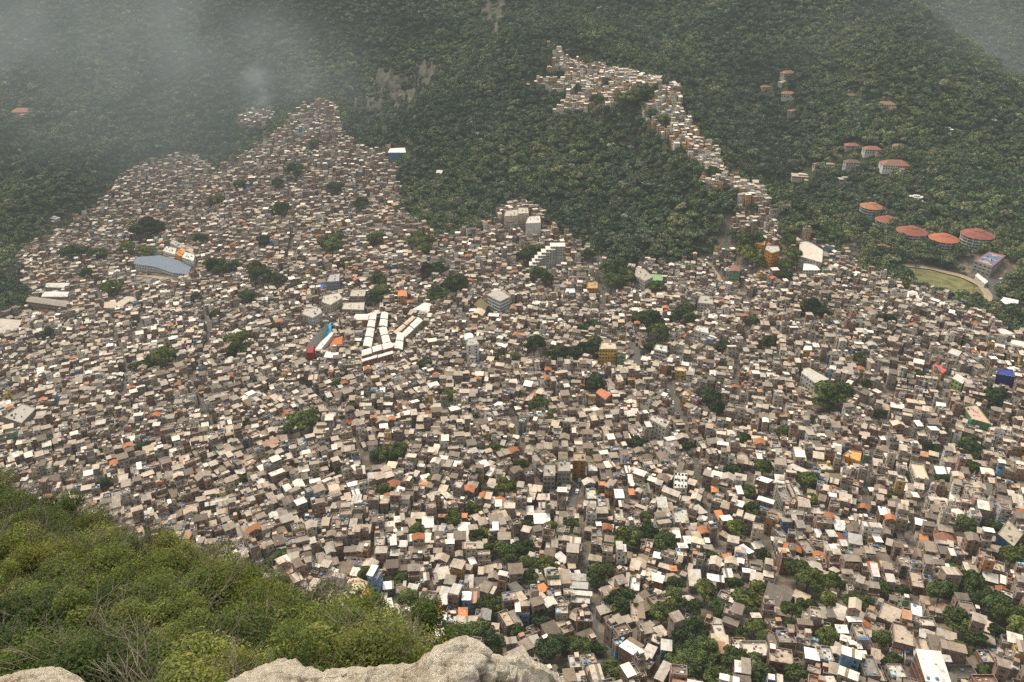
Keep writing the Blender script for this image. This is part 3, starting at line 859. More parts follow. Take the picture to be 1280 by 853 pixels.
Wt = (.62, .59, .53); Wt2 = (.69, .655, .59); Cr = (.50, .44, .34); Gy = (.36, .33, .29); Tn = (.50, .42, .31)
def row_group(): return 'long white-roofed apartment rows'
def landmarks():
    A = prism
    A('sports_hall', 'curved hall with long blue-grey roof below the white and orange school', 'sports hall', [(168,330),(172,322),(200,320),(222,326),(238,334),(233,343),(215,341),(195,334)], 6, Wt, (.165,.20,.255), 'slab', wins=True, front=6)
    A('school_building', 'white school block beside the blue-grey curved roof, uphill of the orange stair block', 'school', [(203,314),(208,308),(221,311),(219,319)], 8, Wt2, (.6,.57,.5))
    A('school_building', 'white school block with pale roof, downhill of the orange stair block', 'school', [(227,322),(231,315),(244,319),(242,327)], 9, Wt2, (.66,.63,.57))
    A('stair_block', 'bright orange stair block between two white school blocks', 'school', [(219,317),(227,309),(233,313),(225,321)], 9, (.62,.26,.05), (.62,.27,.06), wins=False)
    A('school_building', 'long low white school wing behind the orange stair block', 'school', [(212,304),(216,300),(243,312),(240,317)], 7, Wt, (.42,.39,.34))
    A('terrace_block', 'long pinkish-brown three-storey block at the foot of the left wood', 'apartment block', [(33,377),(39,371),(86,377),(83,384)], 10, (.30,.20,.15), (.3,.26,.22), 'sheet', pattern=2.2)
    A('terrace_block', 'cream row block with long white roof, lower of two above the pinkish-brown block', 'apartment block', [(52,371),(57,365),(86,365),(84,371)], 8, Cr, (.66,.62,.56), 'sheet', pattern=2.2)
    A('terrace_block', 'cream row block with long white roof, upper of two above the pinkish-brown block', 'apartment block', [(57,359),(60,354),(87,354),(85,360)], 7, Cr, (.6,.57,.51), 'sheet', pattern=2.2)
    A('warehouse', 'tan flat-roofed shed beside a pale tan courtyard roof in the left settlement', 'warehouse', [(130,385),(131,378),(145,377),(145,386)], 6, (.42,.34,.24), Tn, 'slab', wins=False)
    A('warehouse', 'pale tan long shed running uphill from the small tan shed', 'warehouse', [(143,381),(158,371),(169,372),(150,385)], 5, (.42,.34,.24), (.52,.45,.35), 'slab', wins=False)
    A('warehouse', 'wide pale pinkish flat roof at the left edge below the wood', 'warehouse', [(-14,407),(0,399),(29,401),(20,412),(-10,422)], 5, (.4,.36,.3), (.50,.44,.37), 'slab', wins=False)
    A('workshop_building', 'grey workshop building at the left edge with ribbed white front', 'workshop', [(4,522),(28,505),(46,511),(27,530)], 9, (.45,.43,.4), (.40,.37,.33), 'flat', ww=.5, wh=2.6, pattern=1.5)
    # sports complex
    A('grandstand', 'dark grey roofed stand along the turquoise pool', 'grandstand', [(382,437),(387,428),(410,403),(403,413),(392,436)], 7, (.5,.48,.44), (.10,.095,.09), 'slab', wins=False)
    A('pool_deck', 'bright turquoise pool surface beside the dark roofed stand', 'pool', [(401,425),(402,413),(414,403),(414,415)], 4, (.5,.48,.44), (.03,.33,.50), 'slab', wins=False, front=10)
    A('grandstand', 'narrow white roofed strip between turquoise pool and orange court', 'grandstand', [(394,437),(402,427),(414,416),(417,417),(399,440)], 5, Wt2, (.72,.69,.63), 'slab', wins=False)
    A('sports_court', 'orange-red playing court with white roofed house at its lower end', 'sports court', [(411,437),(416,424),(428,421),(427,440)], 1.0, (.45,.2,.1), (.50,.17,.065), 'slab', wins=False, front=0)
    A('changing_hall', 'square hall with bright white roof at the end of the orange court', 'hall', [(405,447),(408,440),(423,441),(423,448)], 7, (.40,.36,.30), (.80,.77,.71), 'slab')
    A('stair_tower', 'dark red block at the lower end of the dark roofed stand', 'tower', [(383,441),(388,433),(393,431),(391,441)], 12, (.30,.035,.035), (.28,.05,.045), 'slab', wins=False)
    # centre left blocks
    A('apartment_block', 'white apartment block with flat cluttered roof above the turquoise pool', 'apartment block', [(377,393),(381,386),(400,385),(403,391),(391,398)], 13, Wt, (.45,.41,.36))
    A('apartment_block', 'cream apartment block with vaulted flat roof, tallest of the pale centre-left blocks', 'apartment block', [(402,378),(404,370),(424,366),(428,373),(413,382)], 15, Cr, (.5,.45,.38))
    A('apartment_block', 'tan apartment block with open galleries beside a dark tree clump', 'apartment block', [(437,371),(439,363),(457,362),(457,371)], 13, (.38,.30,.21), (.46,.41,.34), pattern=2.2, ww=1.7)
    A('apartment_block', 'low cream block with long windowed front above the white rows', 'apartment block', [(427,387),(430,379),(456,378),(455,388)], 9, (.48,.40,.28), (.5,.46,.38), pattern=2.2)
    A('water_store', 'small bright blue cabin on the cream block roofs', 'cabin', [(395,362),(397,356),(404,355),(404,362)], 6, (.03,.11,.36), (.04,.13,.40), 'slab', wins=False)
    A('apartment_block', 'blue-grey apartment block uphill of the bright blue cabin', 'apartment block', [(408,353),(412,344),(425,342),(424,352)], 14, (.27,.30,.34), (.40,.38,.34))
    A('terrace_block', 'yellow fronted block with long white roof behind the white rows', 'apartment block', [(442,400),(445,393),(461,393),(460,400)], 8, (.52,.35,.10), (.70,.66,.60), 'sheet')
    g = row_group()
    A('apartment_row', 'upper half of the leftmost white-roofed apartment row', 'apartment row', [(459,408),(463,392),(471,393),(468,409)], 8, (.40,.33,.25), Wt2, 'sheet', 2, g)
    A('apartment_row', 'lower half of the leftmost white-roofed apartment row', 'apartment row', [(454,432),(459,411),(468,412),(464,434)], 8, (.40,.33,.25), Wt2, 'sheet', 2, g)
    A('apartment_row', 'upper half of the second white-roofed row, across the narrow court', 'apartment row', [(474,407),(477,391),(485,392),(484,408)], 8, (.40,.33,.25), Wt2, 'sheet', 2, g)
    A('apartment_row', 'lower slanting half of the second white-roofed row', 'apartment row', [(474,411),(483,410),(488,427),(479,430)], 8, (.40,.33,.25), Wt2, 'sheet', 2, g)
    A('apartment_row', 'beige roofed row slanting uphill behind the slanting white roof', 'apartment row', [(492,415),(515,396),(519,398),(496,418)], 8, (.45,.33,.2), (.56,.46,.35), 'sheet', 2, g)
    A('apartment_row', 'white-roofed row slanting uphill beside the beige one', 'apartment row', [(501,418),(522,398),(528,402),(506,422)], 8, (.40,.33,.25), Wt2, 'sheet', 2, g)
    A('apartment_row', 'short white-roofed block below the slanting rows', 'apartment row', [(493,435),(497,417),(505,418),(503,437)], 8, (.40,.33,.25), Wt2, 'sheet', 2, g)
    A('apartment_row', 'broad white-roofed row across the foot of the two upright rows', 'apartment row', [(453,445),(453,438),(488,428),(491,434)], 8, (.30,.20,.15), Wt2, 'sheet', 3, g)
    A('apartment_row', 'narrow white-roofed row in front of the broad cross row', 'apartment row', [(453,453),(453,450),(490,439),(491,442)], 9, (.42,.22,.13), (.72,.69,.63), 'sheet', 2, g)
    A('town_house', 'tall pale orange house with orange roof above the slanting rows', 'house', [(497,371),(498,364),(508,364),(509,371)], 13, (.58,.33,.16), (.55,.22,.09), 'sheet')
    A('market_hall', 'yellow based hall with wide pale roof uphill of the slanting rows', 'hall', [(516,387),(530,379),(543,383),(533,392)], 7, (.52,.33,.09), (.70,.66,.6), 'sheet', front=6)
    A('office_block', 'square white block with glazed blue-grey floors and flat grey cap roof', 'office block', [(609,369),(622,362),(637,371),(625,377)], 17, (.66,.66,.64), (.42,.38,.33), 'slab', pattern=2.6, ww=2.0, wh=1.5, winkind=2, front=8)
    A('chapel', 'brown-green steep roofed hall beside the square white block', 'hall', [(593,381),(602,373),(611,382),(605,391)], 7, (.4,.34,.26), (.15,.13,.06), 'sheet', wins=False)
    A('town_house', 'cream house with peach roof below the steep roofed hall', 'house', [(592,391),(597,385),(607,389),(603,395)], 9, (.50,.38,.22), (.58,.47,.33), 'sheet')
    A('apartment_tower', 'slim white tower with sheer blank front in the middle settlement', 'apartment block', [(583,433),(584,424),(594,422),(599,431)], 20, (.68,.66,.61), (.42,.39,.34), pattern=4, front=8)
    A('apartment_tower', 'white roofed upper wing behind the slim white tower', 'apartment block', [(581,425),(581,418),(590,417),(593,424)], 17, (.5,.47,.42), (.8,.77,.72), 'sheet')
    # block at the foot of the wooded spur
    A('apartment_block', 'large cream block with stepped top against the wooded spur', 'apartment block', [(630,271),(632,264),(647,262),(648,270)], 16, (.52,.44,.33), (.48,.42,.34), pattern=2.4)
    A('apartment_block', 'taller cream slab right behind the stepped cream block at the wood', 'apartment block', [(647,268),(648,260),(660,260),(661,267)], 15, (.50,.42,.32), (.5,.44,.36), pattern=2.4)
    A('apartment_block', 'white terraced block leaning on the cream block at the wood', 'apartment block', [(657,280),(660,271),(675,270),(676,279)], 15, (.66,.63,.57), (.60,.56,.5), pattern=2.2, ww=1.6)
    A('clinic_building', 'white building with blue side at the upper edge of the settlement', 'building', [(485,191),(488,186),(506,185),(507,191)], 9, (.10,.22,.36), (.74,.72,.68), 'slab')
    A('apartment_block', 'long white block with dark windows below the wood, next to a green wall', 'apartment block', [(793,345),(795,334),(806,337),(816,347),(806,352)], 13, (.60,.57,.51), (.40,.35,.29))
    A('painted_building', 'green painted building next to the long white block below the wood', 'building', [(812,351),(813,343),(828,344),(828,351)], 9, (.17,.30,.13), (.24,.36,.18), 'slab', wins=False)
    A('market_hall', 'low hall with bright white roof in the centre right below the green painted building', 'hall', [(785,371),(786,367),(803,367),(803,371)], 5, (.4,.37,.33), Wt2, 'slab', wins=False)
    A('town_house', 'pale blue-white house with flat cap in the centre of the settlement', 'house', [(706,367),(708,361),(718,361),(719,366)], 9, (.50,.56,.58), (.62,.62,.6), 'slab')
    A('painted_building', 'ochre building beside the upper end of the straight road', 'building', [(733,361),(735,353),(747,353),(747,361)], 9, (.50,.27,.06), (.50,.30,.10), 'flat')
    A('apartment_block', 'tall yellow block with balconies beside the winding road', 'apartment block', [(749,437),(752,428),(769,429),(771,437)], 19, (.60,.41,.09), (.55,.47,.36), pattern=2.2, front=9)
    A('apartment_block', 'white block with dark window bands on the outer bend of the winding road', 'apartment block', [(817,437),(820,431),(834,433),(834,441)], 12, (.64,.62,.57), (.62,.59,.53), pattern=2.2, ww=1.7)
    A('apartment_block', 'white flat block uphill of the tree-lined road bend', 'apartment block', [(868,413),(871,407),(885,410),(886,418)], 11, (.66,.63,.57), (.58,.55,.5))
    A('apartment_block', 'cream grey block with flat grey roof between two tree clumps', 'apartment block', [(872,379),(875,369),(890,371),(892,381)], 13, (.46,.41,.34), (.4,.37,.32))
    A('apartment_block', 'bright orange block with grey flat roof under the wooded crest', 'apartment block', [(956,312),(958,307),(973,308),(975,314),(965,317)], 19, (.64,.27,.045), (.44,.45,.40), front=8, winkind=3)
    A('painted_building', 'orange-yellow annex uphill beside the bright orange block', 'building', [(944,305),(946,300),(957,301),(956,307)], 9, (.60,.33,.07), (.56,.36,.12), 'flat')
    A('warehouse', 'large beige warehouse with sagging pale roof on the ridge', 'warehouse', [(999,320),(1000,304),(1010,302),(1028,313),(1027,328)], 8, (.45,.41,.34), (.60,.53,.44), 'slab')
    A('town_house', 'white boxy house directly below the beige ridge warehouse', 'house', [(1004,338),(1005,330),(1019,331),(1025,338)], 9, (.62,.6,.55), (.72,.69,.64), 'slab')
    A('painted_tower', 'slim green tower house below the wooded crest', 'tower house', [(912,339),(914,332),(924,333),(925,340)], 17, (.15,.30,.17), (.25,.12,.09), 'sheet')
    A('market_hall', 'low hall with bright white roof at the right rim of the settlement', 'hall', [(1245,413),(1252,410),(1267,417),(1258,421)], 5, (.5,.47,.42), Wt2, 'slab', wins=False)
    A('market_hall', 'low white roofed hall cut by the right frame on the settlement rim', 'hall', [(1263,430),(1265,425),(1292,430),(1291,436)], 6, (.5,.47,.42), Wt2, 'slab', wins=False)
    A('painted_building', 'deep blue cubic building at the right side of the settlement', 'building', [(1245,468),(1248,461),(1266,463),(1268,472)], 11, (.025,.045,.22), (.035,.06,.26), 'flat', ww=.9)
    A('painted_building', 'house with coral red sheet roof in the right settlement', 'house', [(1165,458),(1169,455),(1183,463),(1178,467)], 7, (.4,.3,.25), (.62,.10,.10), 'slab')
    A('painted_building', 'lime green fronted house with pale roof in the right settlement', 'house', [(1190,473),(1196,468),(1208,474),(1203,480)], 10, (.36,.48,.17), (.6,.57,.5), 'slab')
    A('town_house', 'white angular house with dark windows uphill of the lime green house', 'house', [(1185,441),(1190,436),(1202,440),(1198,446)], 10, (.68,.66,.61), (.55,.52,.47), 'slab')
    A('painted_tower', 'slim yellow house with bright white roof in the right settlement', 'tower house', [(1004,438),(1006,433),(1014,433),(1015,438)], 11, (.60,.42,.08), (.78,.75,.7), 'slab')
    A('painted_tower', 'slim light blue house uphill of the large round tree', 'tower house', [(1036,461),(1038,457),(1045,458),(1045,463)], 10, (.33,.48,.62), (.6,.58,.54), 'slab')
    A('apartment_block', 'long white block with grey roof behind the large round tree', 'apartment block', [(1002,466),(1011,460),(1036,474),(1022,481)], 10, (.62,.59,.53), (.52,.48,.42), 'sheet')
    A('painted_building', 'yellow balconied house beside the lane right of the road bend', 'house', [(845,464),(846,459),(857,460),(857,465)], 12, (.58,.40,.09), (.60,.5,.33), 'flat')
    A('apartment_block', 'tall whitish block with pink lower floors in the centre right', 'apartment block', [(811,524),(815,519),(838,527),(832,536)], 16, (.56,.50,.44), (.48,.44,.38), front=8)
    A('brick_building', 'brick house with orange-red roof beside the green round bank', 'house', [(745,491),(752,486),(764,493),(757,500)], 11, BRICK, (.48,.19,.10), 'sheet')
    A('apartment_block', 'orange-brown fronted block at the upper end of the car-lined street', 'apartment block', [(716,577),(717,567),(732,567),(732,577)], 15, (.34,.17,.06), (.40,.30,.18), wins=True, front=14)
    A('apartment_block', 'grey concrete block with flat roofs directly left of the car-lined street', 'apartment block', [(697,590),(698,577),(713,577),(713,590)], 14, (.30,.28,.245), (.36,.33,.28), pattern=2.1, front=9)
    A('apartment_block', 'grey concrete block with flat roofs, second from the car-lined street', 'apartment block', [(679,596),(680,581),(694,581),(694,596)], 13, (.31,.29,.25), (.36,.33,.28), pattern=2.1, front=9)
    def manytanks(S, L, H, root, rng):
        xs = [p[0] for p in L]; ys = [p[1] for p in L]
        for i in range(3):
            for j in range(4):
                S.tanks.append((min(xs) + (i + .6) / 3.2 * (max(xs) - min(xs)), min(ys) + (j + .5) / 4 * (max(ys) - min(ys)), H, .85, 'black'))
    A('flat_roofed_building', 'white building with rows of dark water tanks on its flat roof', 'building', [(842,611),(843,591),(859,591),(859,611)], 9, (.66,.63,.58), (.70,.67,.61), extra=manytanks, wins=True)
    A('striped_building', 'tan flat-roofed building with two dark blue roof edges at the right frame', 'building', [(1247,668),(1260,650),(1279,668),(1267,684)], 9, (.03,.09,.20), (.40,.34,.25), 'flat', par=.3)
    A('painted_building', 'orange house with terraces in the right of the settlement', 'house', [(1053,570),(1062,563),(1077,566),(1075,578)], 8, (.60,.27,.06), (.58,.33,.12), 'flat')
    A('walled_court', 'green walled triangular court with salmon floor and pale blue rim', 'court', [(1203,509),(1220,506),(1240,532),(1215,525)], 6, (.13,.27,.13), (.60,.40,.30), 'flat', par=.8, wins=False, extra=lambda S, L, H, root, rng: [S.roof.box(L[i][0] * .97 - .5, L[i][0] * .97 + .5, L[i][1] * .97 - .5, L[i][1] * .97 + .5, H, H + .9, PLAIN, (.3, .55, .68)) for i in range(len(L))])
    A('small_house', 'small white house alone in the wood of the central spur', 'house', [(545,217),(546,213),(553,213),(553,217)], 5, (.6,.57,.52), (.62,.59,.53), 'slab', wins=False, front=0)
    # stepped block: one thing
    steps = [(666, 330, 9), (669.5, 326, 9), (673, 321.8, 9.5), (677, 318, 10), (682, 314, 11), (688, 310.5, 12), (697, 306.5, 19)]
    x0, y0, z0, D0 = hit(676, 345, 4)
    root = empty('stepped_block', (x0, y0, z0), 0, 'curved concrete block climbing the slope in seven white-roofed steps', 'apartment block')
    for k, (u, v, wpx) in enumerate(steps):
        bx, by, bz, D = hit(u, v + 13, 4)
        zt = z0 + 13 + k * 2.6
        px, py, _ = plane_pt(u, v, zt); w = wpx * D / F * .92; d = 9.0
        mb = MB(); mb.box(px - x0 - w / 2, px - x0 + w / 2, py - y0 - d / 2, py - y0 + d / 2, -8, zt - z0, WALL, (.46, .43, .38)); 
        for f in range(1, 5 + k // 2): mb.box(px - x0 - w / 2 - .1, px - x0 + w / 2 + .1, py - y0 - d / 2 - .1, py - y0 + d / 2 + .1, zt - z0 - f * 2.9, zt - z0 - f * 2.9 + .35, WALL, (.48, .45, .40), top=False)
        link('stair_wing', mb.mesh('stair_wing'), root)
        mb = MB(); sheet(mb, px - x0 - w / 2 - .4, px - x0 + w / 2 + .4, py - y0 - d / 2 - .5, py - y0 + d / 2 + .5, zt - z0 + .1, zt - z0 + .7, Wt2, random.Random(k)); link('roof', mb.mesh('roof'), root)
        for f in range(4):
            for q in range(max(2, int(w / 2.6))):
                m = max(2, int(w / 2.6))
                link('window', UNIT['win'][1], root, (px - x0 - w / 2 + (q + .5) * w / m, py - y0 - d / 2 - .04, zt - z0 - 2.1 - f * 2.9), 0, (1.3, 1, 1.2))
            link('window', UNIT['win'][1], root, (px - x0 - w / 2 - .04, py - y0, zt - z0 - 2.1 - f * 2.9), -math.pi / 2, (1.4, 1, 1.2))
        occupy(px, py, 0, w / 2 + .5, d / 2 + 1); CLEAR.append((px, py, 10)); LOW.append((px, py - 9, 7))

# ------------------------------------------------------------------ villas and school in the woods
def hip_roof(mb, w2, d2, H, rise, col, o=.7):
    a, b = w2 + o, d2 + o; r = max(0.0, a - b)
    c1 = col
    P = mb.poly; z = H - .05; t = H + rise
    P(((-a, -b, z), (a, -b, z), (r, 0, t), (-r, 0, t)), ROOF, c1)
    P(((a, b, z), (-a, b, z), (-r, 0, t), (r, 0, t)), ROOF, c1)
    P(((a, -b, z), (a, b, z), (r, 0, t)), ROOF, c1); P(((-a, b, z), (-a, -b, z), (-r, 0, t)), ROOF, c1)
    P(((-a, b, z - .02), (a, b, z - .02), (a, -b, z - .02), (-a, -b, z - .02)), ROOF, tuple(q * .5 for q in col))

def villa(u, v, wpx, rot, n, wc, rc, label, flat=False, wing=True):
    x, y, z, D = hit(u, v, n * 2.4)
    w = wpx * D / F * .84; d = w * .55
    root = empty('villa', (x, y, z), rot, label, 'villa', 'villas in the wooded valley')
    S = Parts(); H = n * 3.0
    S.wall.box(-w / 2, w / 2, -d / 2, d / 2, -6, H, WALL, wc, ROOF, (.5, .46, .4))
    band(S.wall, -w / 2, w / 2, -d / 2, d / 2, 2.8, (.45, .42, .37))
    if flat:
        S.roof.box(-w / 2 - .6, w / 2 + .6, -d / 2 - .6, d / 2 + .6, H, H + .35, ROOF, rc)
        S.roof.box(-w * .2, w * .25, -d * .2, d * .3, H + .35, H + 2.2, ROOF, wc)
    else: hip_roof(S.roof, w / 2, d / 2, H, d * .3, rc)
    if wing:
        S.wall.box(w * .1, w * .45, -d * 1.0, -d / 2, -6, H - 2.6, WALL, wc, ROOF, rc)
        S.roof.box(w * .08, w * .47, -d * 1.05, -d / 2 - .1, H - 2.6, H - 2.3, ROOF, rc)
    for f in range(n):
        m = max(2, int(w / 3))
        for q in range(m): S.window(-w / 2 + (q + .5) * w / m, f * 3 + .9, 1.6, 1.5, 0, w / 2, d / 2)
        for ax in (1, 3): S.window(0, f * 3 + .9, 1.5, 1.4, ax, w / 2, d / 2)
    S.door(w * .02, 0, 1.1, 2.2, 0, w / 2, d / 2 + .03, (.25, .13, .07))
    finish(root, S, rot, x, y, 3)
    L = math.hypot(x, y)
    CLEAR.append((x, y, w * .52 + 1.5)); CLEAR.append((x - x / L * (d * .5 + 6), y - y / L * (d * .5 + 6), w * .44))
    return root

def villas():
    V = villa
    V(28, 140, 30, .1, 2, (.55,.5,.42), (0.369, 0.183, 0.121), 'villa with long orange tiled roof alone at the upper left edge of the wood')
    V(985, 92, 20, .3, 2, (.45,.42,.36), (.28,.15,.10), 'grey-brown villa, topmost of the villas on the far wooded slope')
    V(979, 103, 14, .6, 1, (.5,.46,.4), (.42,.36,.28), 'small pale villa just below the topmost villa')
    V(986, 118, 20, -.3, 2, (.6,.56,.48), (0.324, 0.156, 0.104), 'villa with bright orange roof below the topmost pair')
    V(957, 109, 13, .1, 1, (.5,.42,.33), (0.283, 0.152, 0.103), 'small orange roofed villa left of the bright orange roofed one')
    V(944, 132, 10, .1, 1, (.42,.34,.26), (0.254, 0.142, 0.099), 'smallest reddish villa nearest the ridge settlement')
    V(990, 139, 14, .8, 2, (.42,.33,.24), (0.273, 0.174, 0.124), 'brown gabled villa half hidden in trees below the orange roofs')
    V(1063, 120, 17, 0, 2, (.5,.44,.36), (0.251, 0.121, 0.090), 'villa with dark red roof standing alone mid-slope')
    V(1108, 131, 24, -.1, 2, (.62,.57,.47), (0.285, 0.161, 0.117), 'wide cream villa with brown roof and terrace mid-slope')
    V(1184, 162, 15, -.3, 1, (.7,.69,.66), (.80,.79,.76), 'small white flat-roofed villa highest on the right', flat=True)
    V(1065, 182, 20, -.1, 1, (.45,.3,.22), (0.323, 0.149, 0.103), 'low reddish villa left of the large red hipped roof')
    V(1090, 187, 24, -.05, 2, (.64,.6,.52), (0.337, 0.151, 0.101), 'villa with large red hipped roof and white front')
    V(1124, 183, 19, -.3, 1, (.6,.56,.48), (0.328, 0.179, 0.123), 'villa with pale orange roof right of the large red hipped roof')
    V(1022, 206, 12, .2, 2, (.6,.54,.45), (0.286, 0.168, 0.125), 'arched little villa, left of a small pair')
    V(1038, 206, 11, -.2, 2, (.6,.54,.45), (.42,.3,.2), 'pale little villa, right of a small pair')
    V(1065, 204, 22, 0, 3, (.58,.55,.5), (.17,.13,.10), 'white timbered villa with dark brown roof and three floors')
    V(1118, 206, 38, -.12, 2, (.74,.72,.67), (0.296, 0.147, 0.103), 'largest white villa with terraces and red roof', wing=True)
    V(1003, 220, 30, -.25, 1, (.6,.52,.42), (.50,.40,.30), 'long peach villa at the left end of the villa slope', flat=True)
    V(1056, 224, 18, 0, 1, (.5,.47,.4), (.45,.42,.36), 'low grey flat villa under the dark roofed villa', flat=True)
    V(1145, 247, 19, -.25, 1, (.7,.68,.64), (.74,.72,.69), 'long low shed with white roof in the trees', flat=True)
    V(1024, 243, 9, -.4, 1, (.6,.58,.54), (.66,.64,.6), 'tiny white roofed hut in the trees', flat=True)
    V(982, 252, 14, -.6, 1, (.5,.3,.2), (0.345, 0.196, 0.140), 'orange-brown house beside the clearing near the ridge houses')
    V(68, 273, 14, -.4, 1, (.6,.56,.5), (.62,.58,.52), 'pale roofed house at the lower edge of the left wood', flat=True)

def round_block(u, v, rpx, n, rc, label, wall=(.56, .58, .52)):
    H = n * 3.2
    x, y, z, D = hit(u, v, H)
    r = rpx * D / F * .87; K = 16
    root = empty('round_school_block', (x, y, z), .1, label, 'school', 'round tile-roofed school blocks')
    S = Parts(); pts = [(math.cos(2 * math.pi * k / K), math.sin(2 * math.pi * k / K)) for k in range(K)]
    S.wall.cyl(0, 0, -8, H, r, WALL, wall, K)
    for f in range(n): S.wall.cyl(0, 0, f * 3.2 - .25, f * 3.2 + .55, r + .45, WALL, (.60, .60, .55), K)
    rg = random.Random(int(x))
    for k in range(K):
        p, q = pts[k], pts[(k + 1) % K]
        for a0, a1 in ((0, .33), (.33, .66), (.66, 1)):
            f0 = (r + 1.6) + (r * .34 - r - 1.6) * a0; f1 = (r + 1.6) + (r * .34 - r - 1.6) * a1
            S.roof.poly(((p[0] * f0, p[1] * f0, H - .1 + r * .30 * a0), (q[0] * f0, q[1] * f0, H - .1 + r * .30 * a0), (q[0] * f1, q[1] * f1, H - .1 + r * .30 * a1), (p[0] * f1, p[1] * f1, H - .1 + r * .30 * a1)), ROOF, jit(rg, rc, .14))
    link('walls', S.wall.mesh('walls'), root); link('roof', S.roof.mesh('roof'), root)
    mb = MB(); mb.cyl(0, 0, H + r * .24, H + r * .30, r * .30, WALL, (0.234, 0.172, 0.141), K); mb.cyl(0, 0, H + r * .30, H + r * .40, r * .38, ROOF, rc, K, .3)
    link('roof_lantern', mb.mesh('roof_lantern'), root)
    side = 2 * r * math.sin(math.pi / K)
    for f in range(n):
        for k in range(K):
            a = 2 * math.pi * (k + .5) / K; nx, ny = math.cos(a + .1), math.sin(a + .1)
            if (-x * nx - y * ny) / math.hypot(x, y) < -.1: continue
            rr = r * math.cos(math.pi / K) + .05
            link('window', UNIT['win'][2], root, (math.cos(a) * rr, math.sin(a) * rr, f * 3.2 + .9), a + math.pi / 2, (side * .82, 1, 1.7))
    L = math.hypot(x, y)
    CLEAR.append((x, y, r + 2)); CLEAR.append((x - x / L * (r + 2), y - y / L * (r + 2), r * .45))

def lerp2(P, s, t):
    a = [P[0][i] + (P[1][i] - P[0][i]) * s for i in range(2)]; b = [P[3][i] + (P[2][i] - P[3][i]) * s for i in range(2)]
    return (a[0] + (b[0] - a[0]) * t, a[1] + (b[1] - a[1]) * t)

def school():
    B = round_block
    B(1090, 258, 15, 3, (0.349, 0.158, 0.085), 'round white block with orange roof, first of the round blocks from the villas')
    B(1110, 275, 16, 2, (0.270, 0.099, 0.068), 'round dark red roof, second of the round blocks from the villas')
    B(1140, 289, 20, 3, (0.253, 0.091, 0.064), 'wide round dark red roof between trees, third of the round blocks')
    B(1180, 298, 19, 3, (0.397, 0.134, 0.072), 'round block with the brightest orange-red roof')
    B(1222, 293, 21, 4, (0.262, 0.091, 0.068), 'tallest round block with dark red roof, nearest the painted court')
    B(1103, 310, 14, 1, (0.253, 0.087, 0.068), 'low round red roof apart from the others, near the settlement edge')
    def court(S, L, H, root, rng):
        mb = MB(); z = [H + .02]
        def q(s0, s1, t0, t1, c):
            z[0] += .012
            mb.poly([(*lerp2(L, s, t), z[0] + .03) for s, t in ((s0, t0), (s1, t0), (s1, t1), (s0, t1))], 0, c)
        q(.02, .98, .02, .98, (.24, .085, .115)); q(.12, .88, .12, .88, (.085, .12, .21)); q(.47, .485, .12, .88, (.7, .68, .62))
        q(.36, .6, .36, .64, (.08, .17, .26)); q(.44, .52, .44, .56, (.33, .28, .12))
        q(.12, .26, .34, .66, (.30, .25, .11)); q(.74, .88, .34, .66, (.30, .25, .11)); q(.12, .135, .12, .88, (.7, .68, .62)); q(.865, .88, .12, .88, (.7, .68, .62))
        link('court_floor', mb.mesh('court_floor', ['plain']), root)
    prism('sports_building', 'grey building with a painted blue and pink court on its roof', 'building', [(1218,326),(1236,315),(1257,320),(1240,334)], 11, (.40, .38, .34), (.3, .28, .25), 'flat', extra=court, par=.5, front=0, pattern=4, ww=2.6)
    prism('walkway_roof', 'narrow white roofed ramp in front of the painted court building', 'walkway', [(1219,345),(1222,342),(1235,352),(1231,355)], 4, (.55,.53,.48), (.70,.68,.63), 'slab', wins=False, front=0)
    prism('school_building', 'low angular white roof beside the parking area at the right frame', 'building', [(1246,381),(1255,372),(1273,376),(1271,384)], 5, (.55,.53,.48), (.74,.72,.68), 'slab', wins=False, front=0)
    prism('town_house', 'pale house with white sheet roof on the settlement rim below the school field', 'house', [(1130,372),(1134,365),(1146,365),(1149,373)], 5, (.45,.42,.36), (.74,.72,.68), 'sheet', front=0)
    prism('town_house', 'house with long white roof on the settlement rim right of its neighbour', 'house', [(1168,382),(1172,377),(1186,378),(1187,383)], 5, (.45,.42,.36), (.74,.72,.68), 'sheet', front=0)

# ------------------------------------------------------------------ roads, court, lawn: sheets laid on the terrain
def drape(name, pts, width, mat, lift=.25):
    P = [hit(u, v)[:2] for u, v in pts]
    Q = []
    for i in range(len(P) - 1):
        m = max(1, int(math.dist(P[i], P[i + 1]) / 3))
        for k in range(m): Q.append((P[i][0] + (P[i + 1][0] - P[i][0]) * k / m, P[i][1] + (P[i + 1][1] - P[i][1]) * k / m))
    Q.append(P[-1]); Q = np.array(Q)
    if len(Q) > 8:
        for _ in range(4): Q[1:-1] = (Q[:-2] + 2 * Q[1:-1] + Q[2:]) / 4
    d = np.gradient(Q, axis=0); d /= np.linalg.norm(d, axis=1)[:, None] + 1e-9
    nrm = np.stack([-d[:, 1], d[:, 0]], 1)
    rows = [Q + nrm * width * t for t in (-.5, -.17, .17, .5)]
    V = np.concatenate([np.column_stack([r, ht(r[:, 0], r[:, 1]) + lift]) for r in rows])
    z = V[:, 2].reshape(4, -1).max(0); V[:, 2] = np.tile(z, 4)
    n = len(Q); Fq = []
    for k in range(3):
        for i in range(n - 1): Fq.append((k * n + i, (k + 1) * n + i, (k + 1) * n + i + 1, k * n + i + 1))
    Fq = np.array(Fq)[:, ::-1]
    struct(name, npmesh(name, V, Fq, mat))
    for i in range(0, n, 1): 
        occupy(float(Q[i, 0]), float(Q[i, 1]), math.atan2(d[i, 1], d[i, 0]), 2.4, width / 2 + .4)
        CLEAR.append((float(Q[i, 0]), float(Q[i, 1]), width / 2 + 3.5))
    return Q

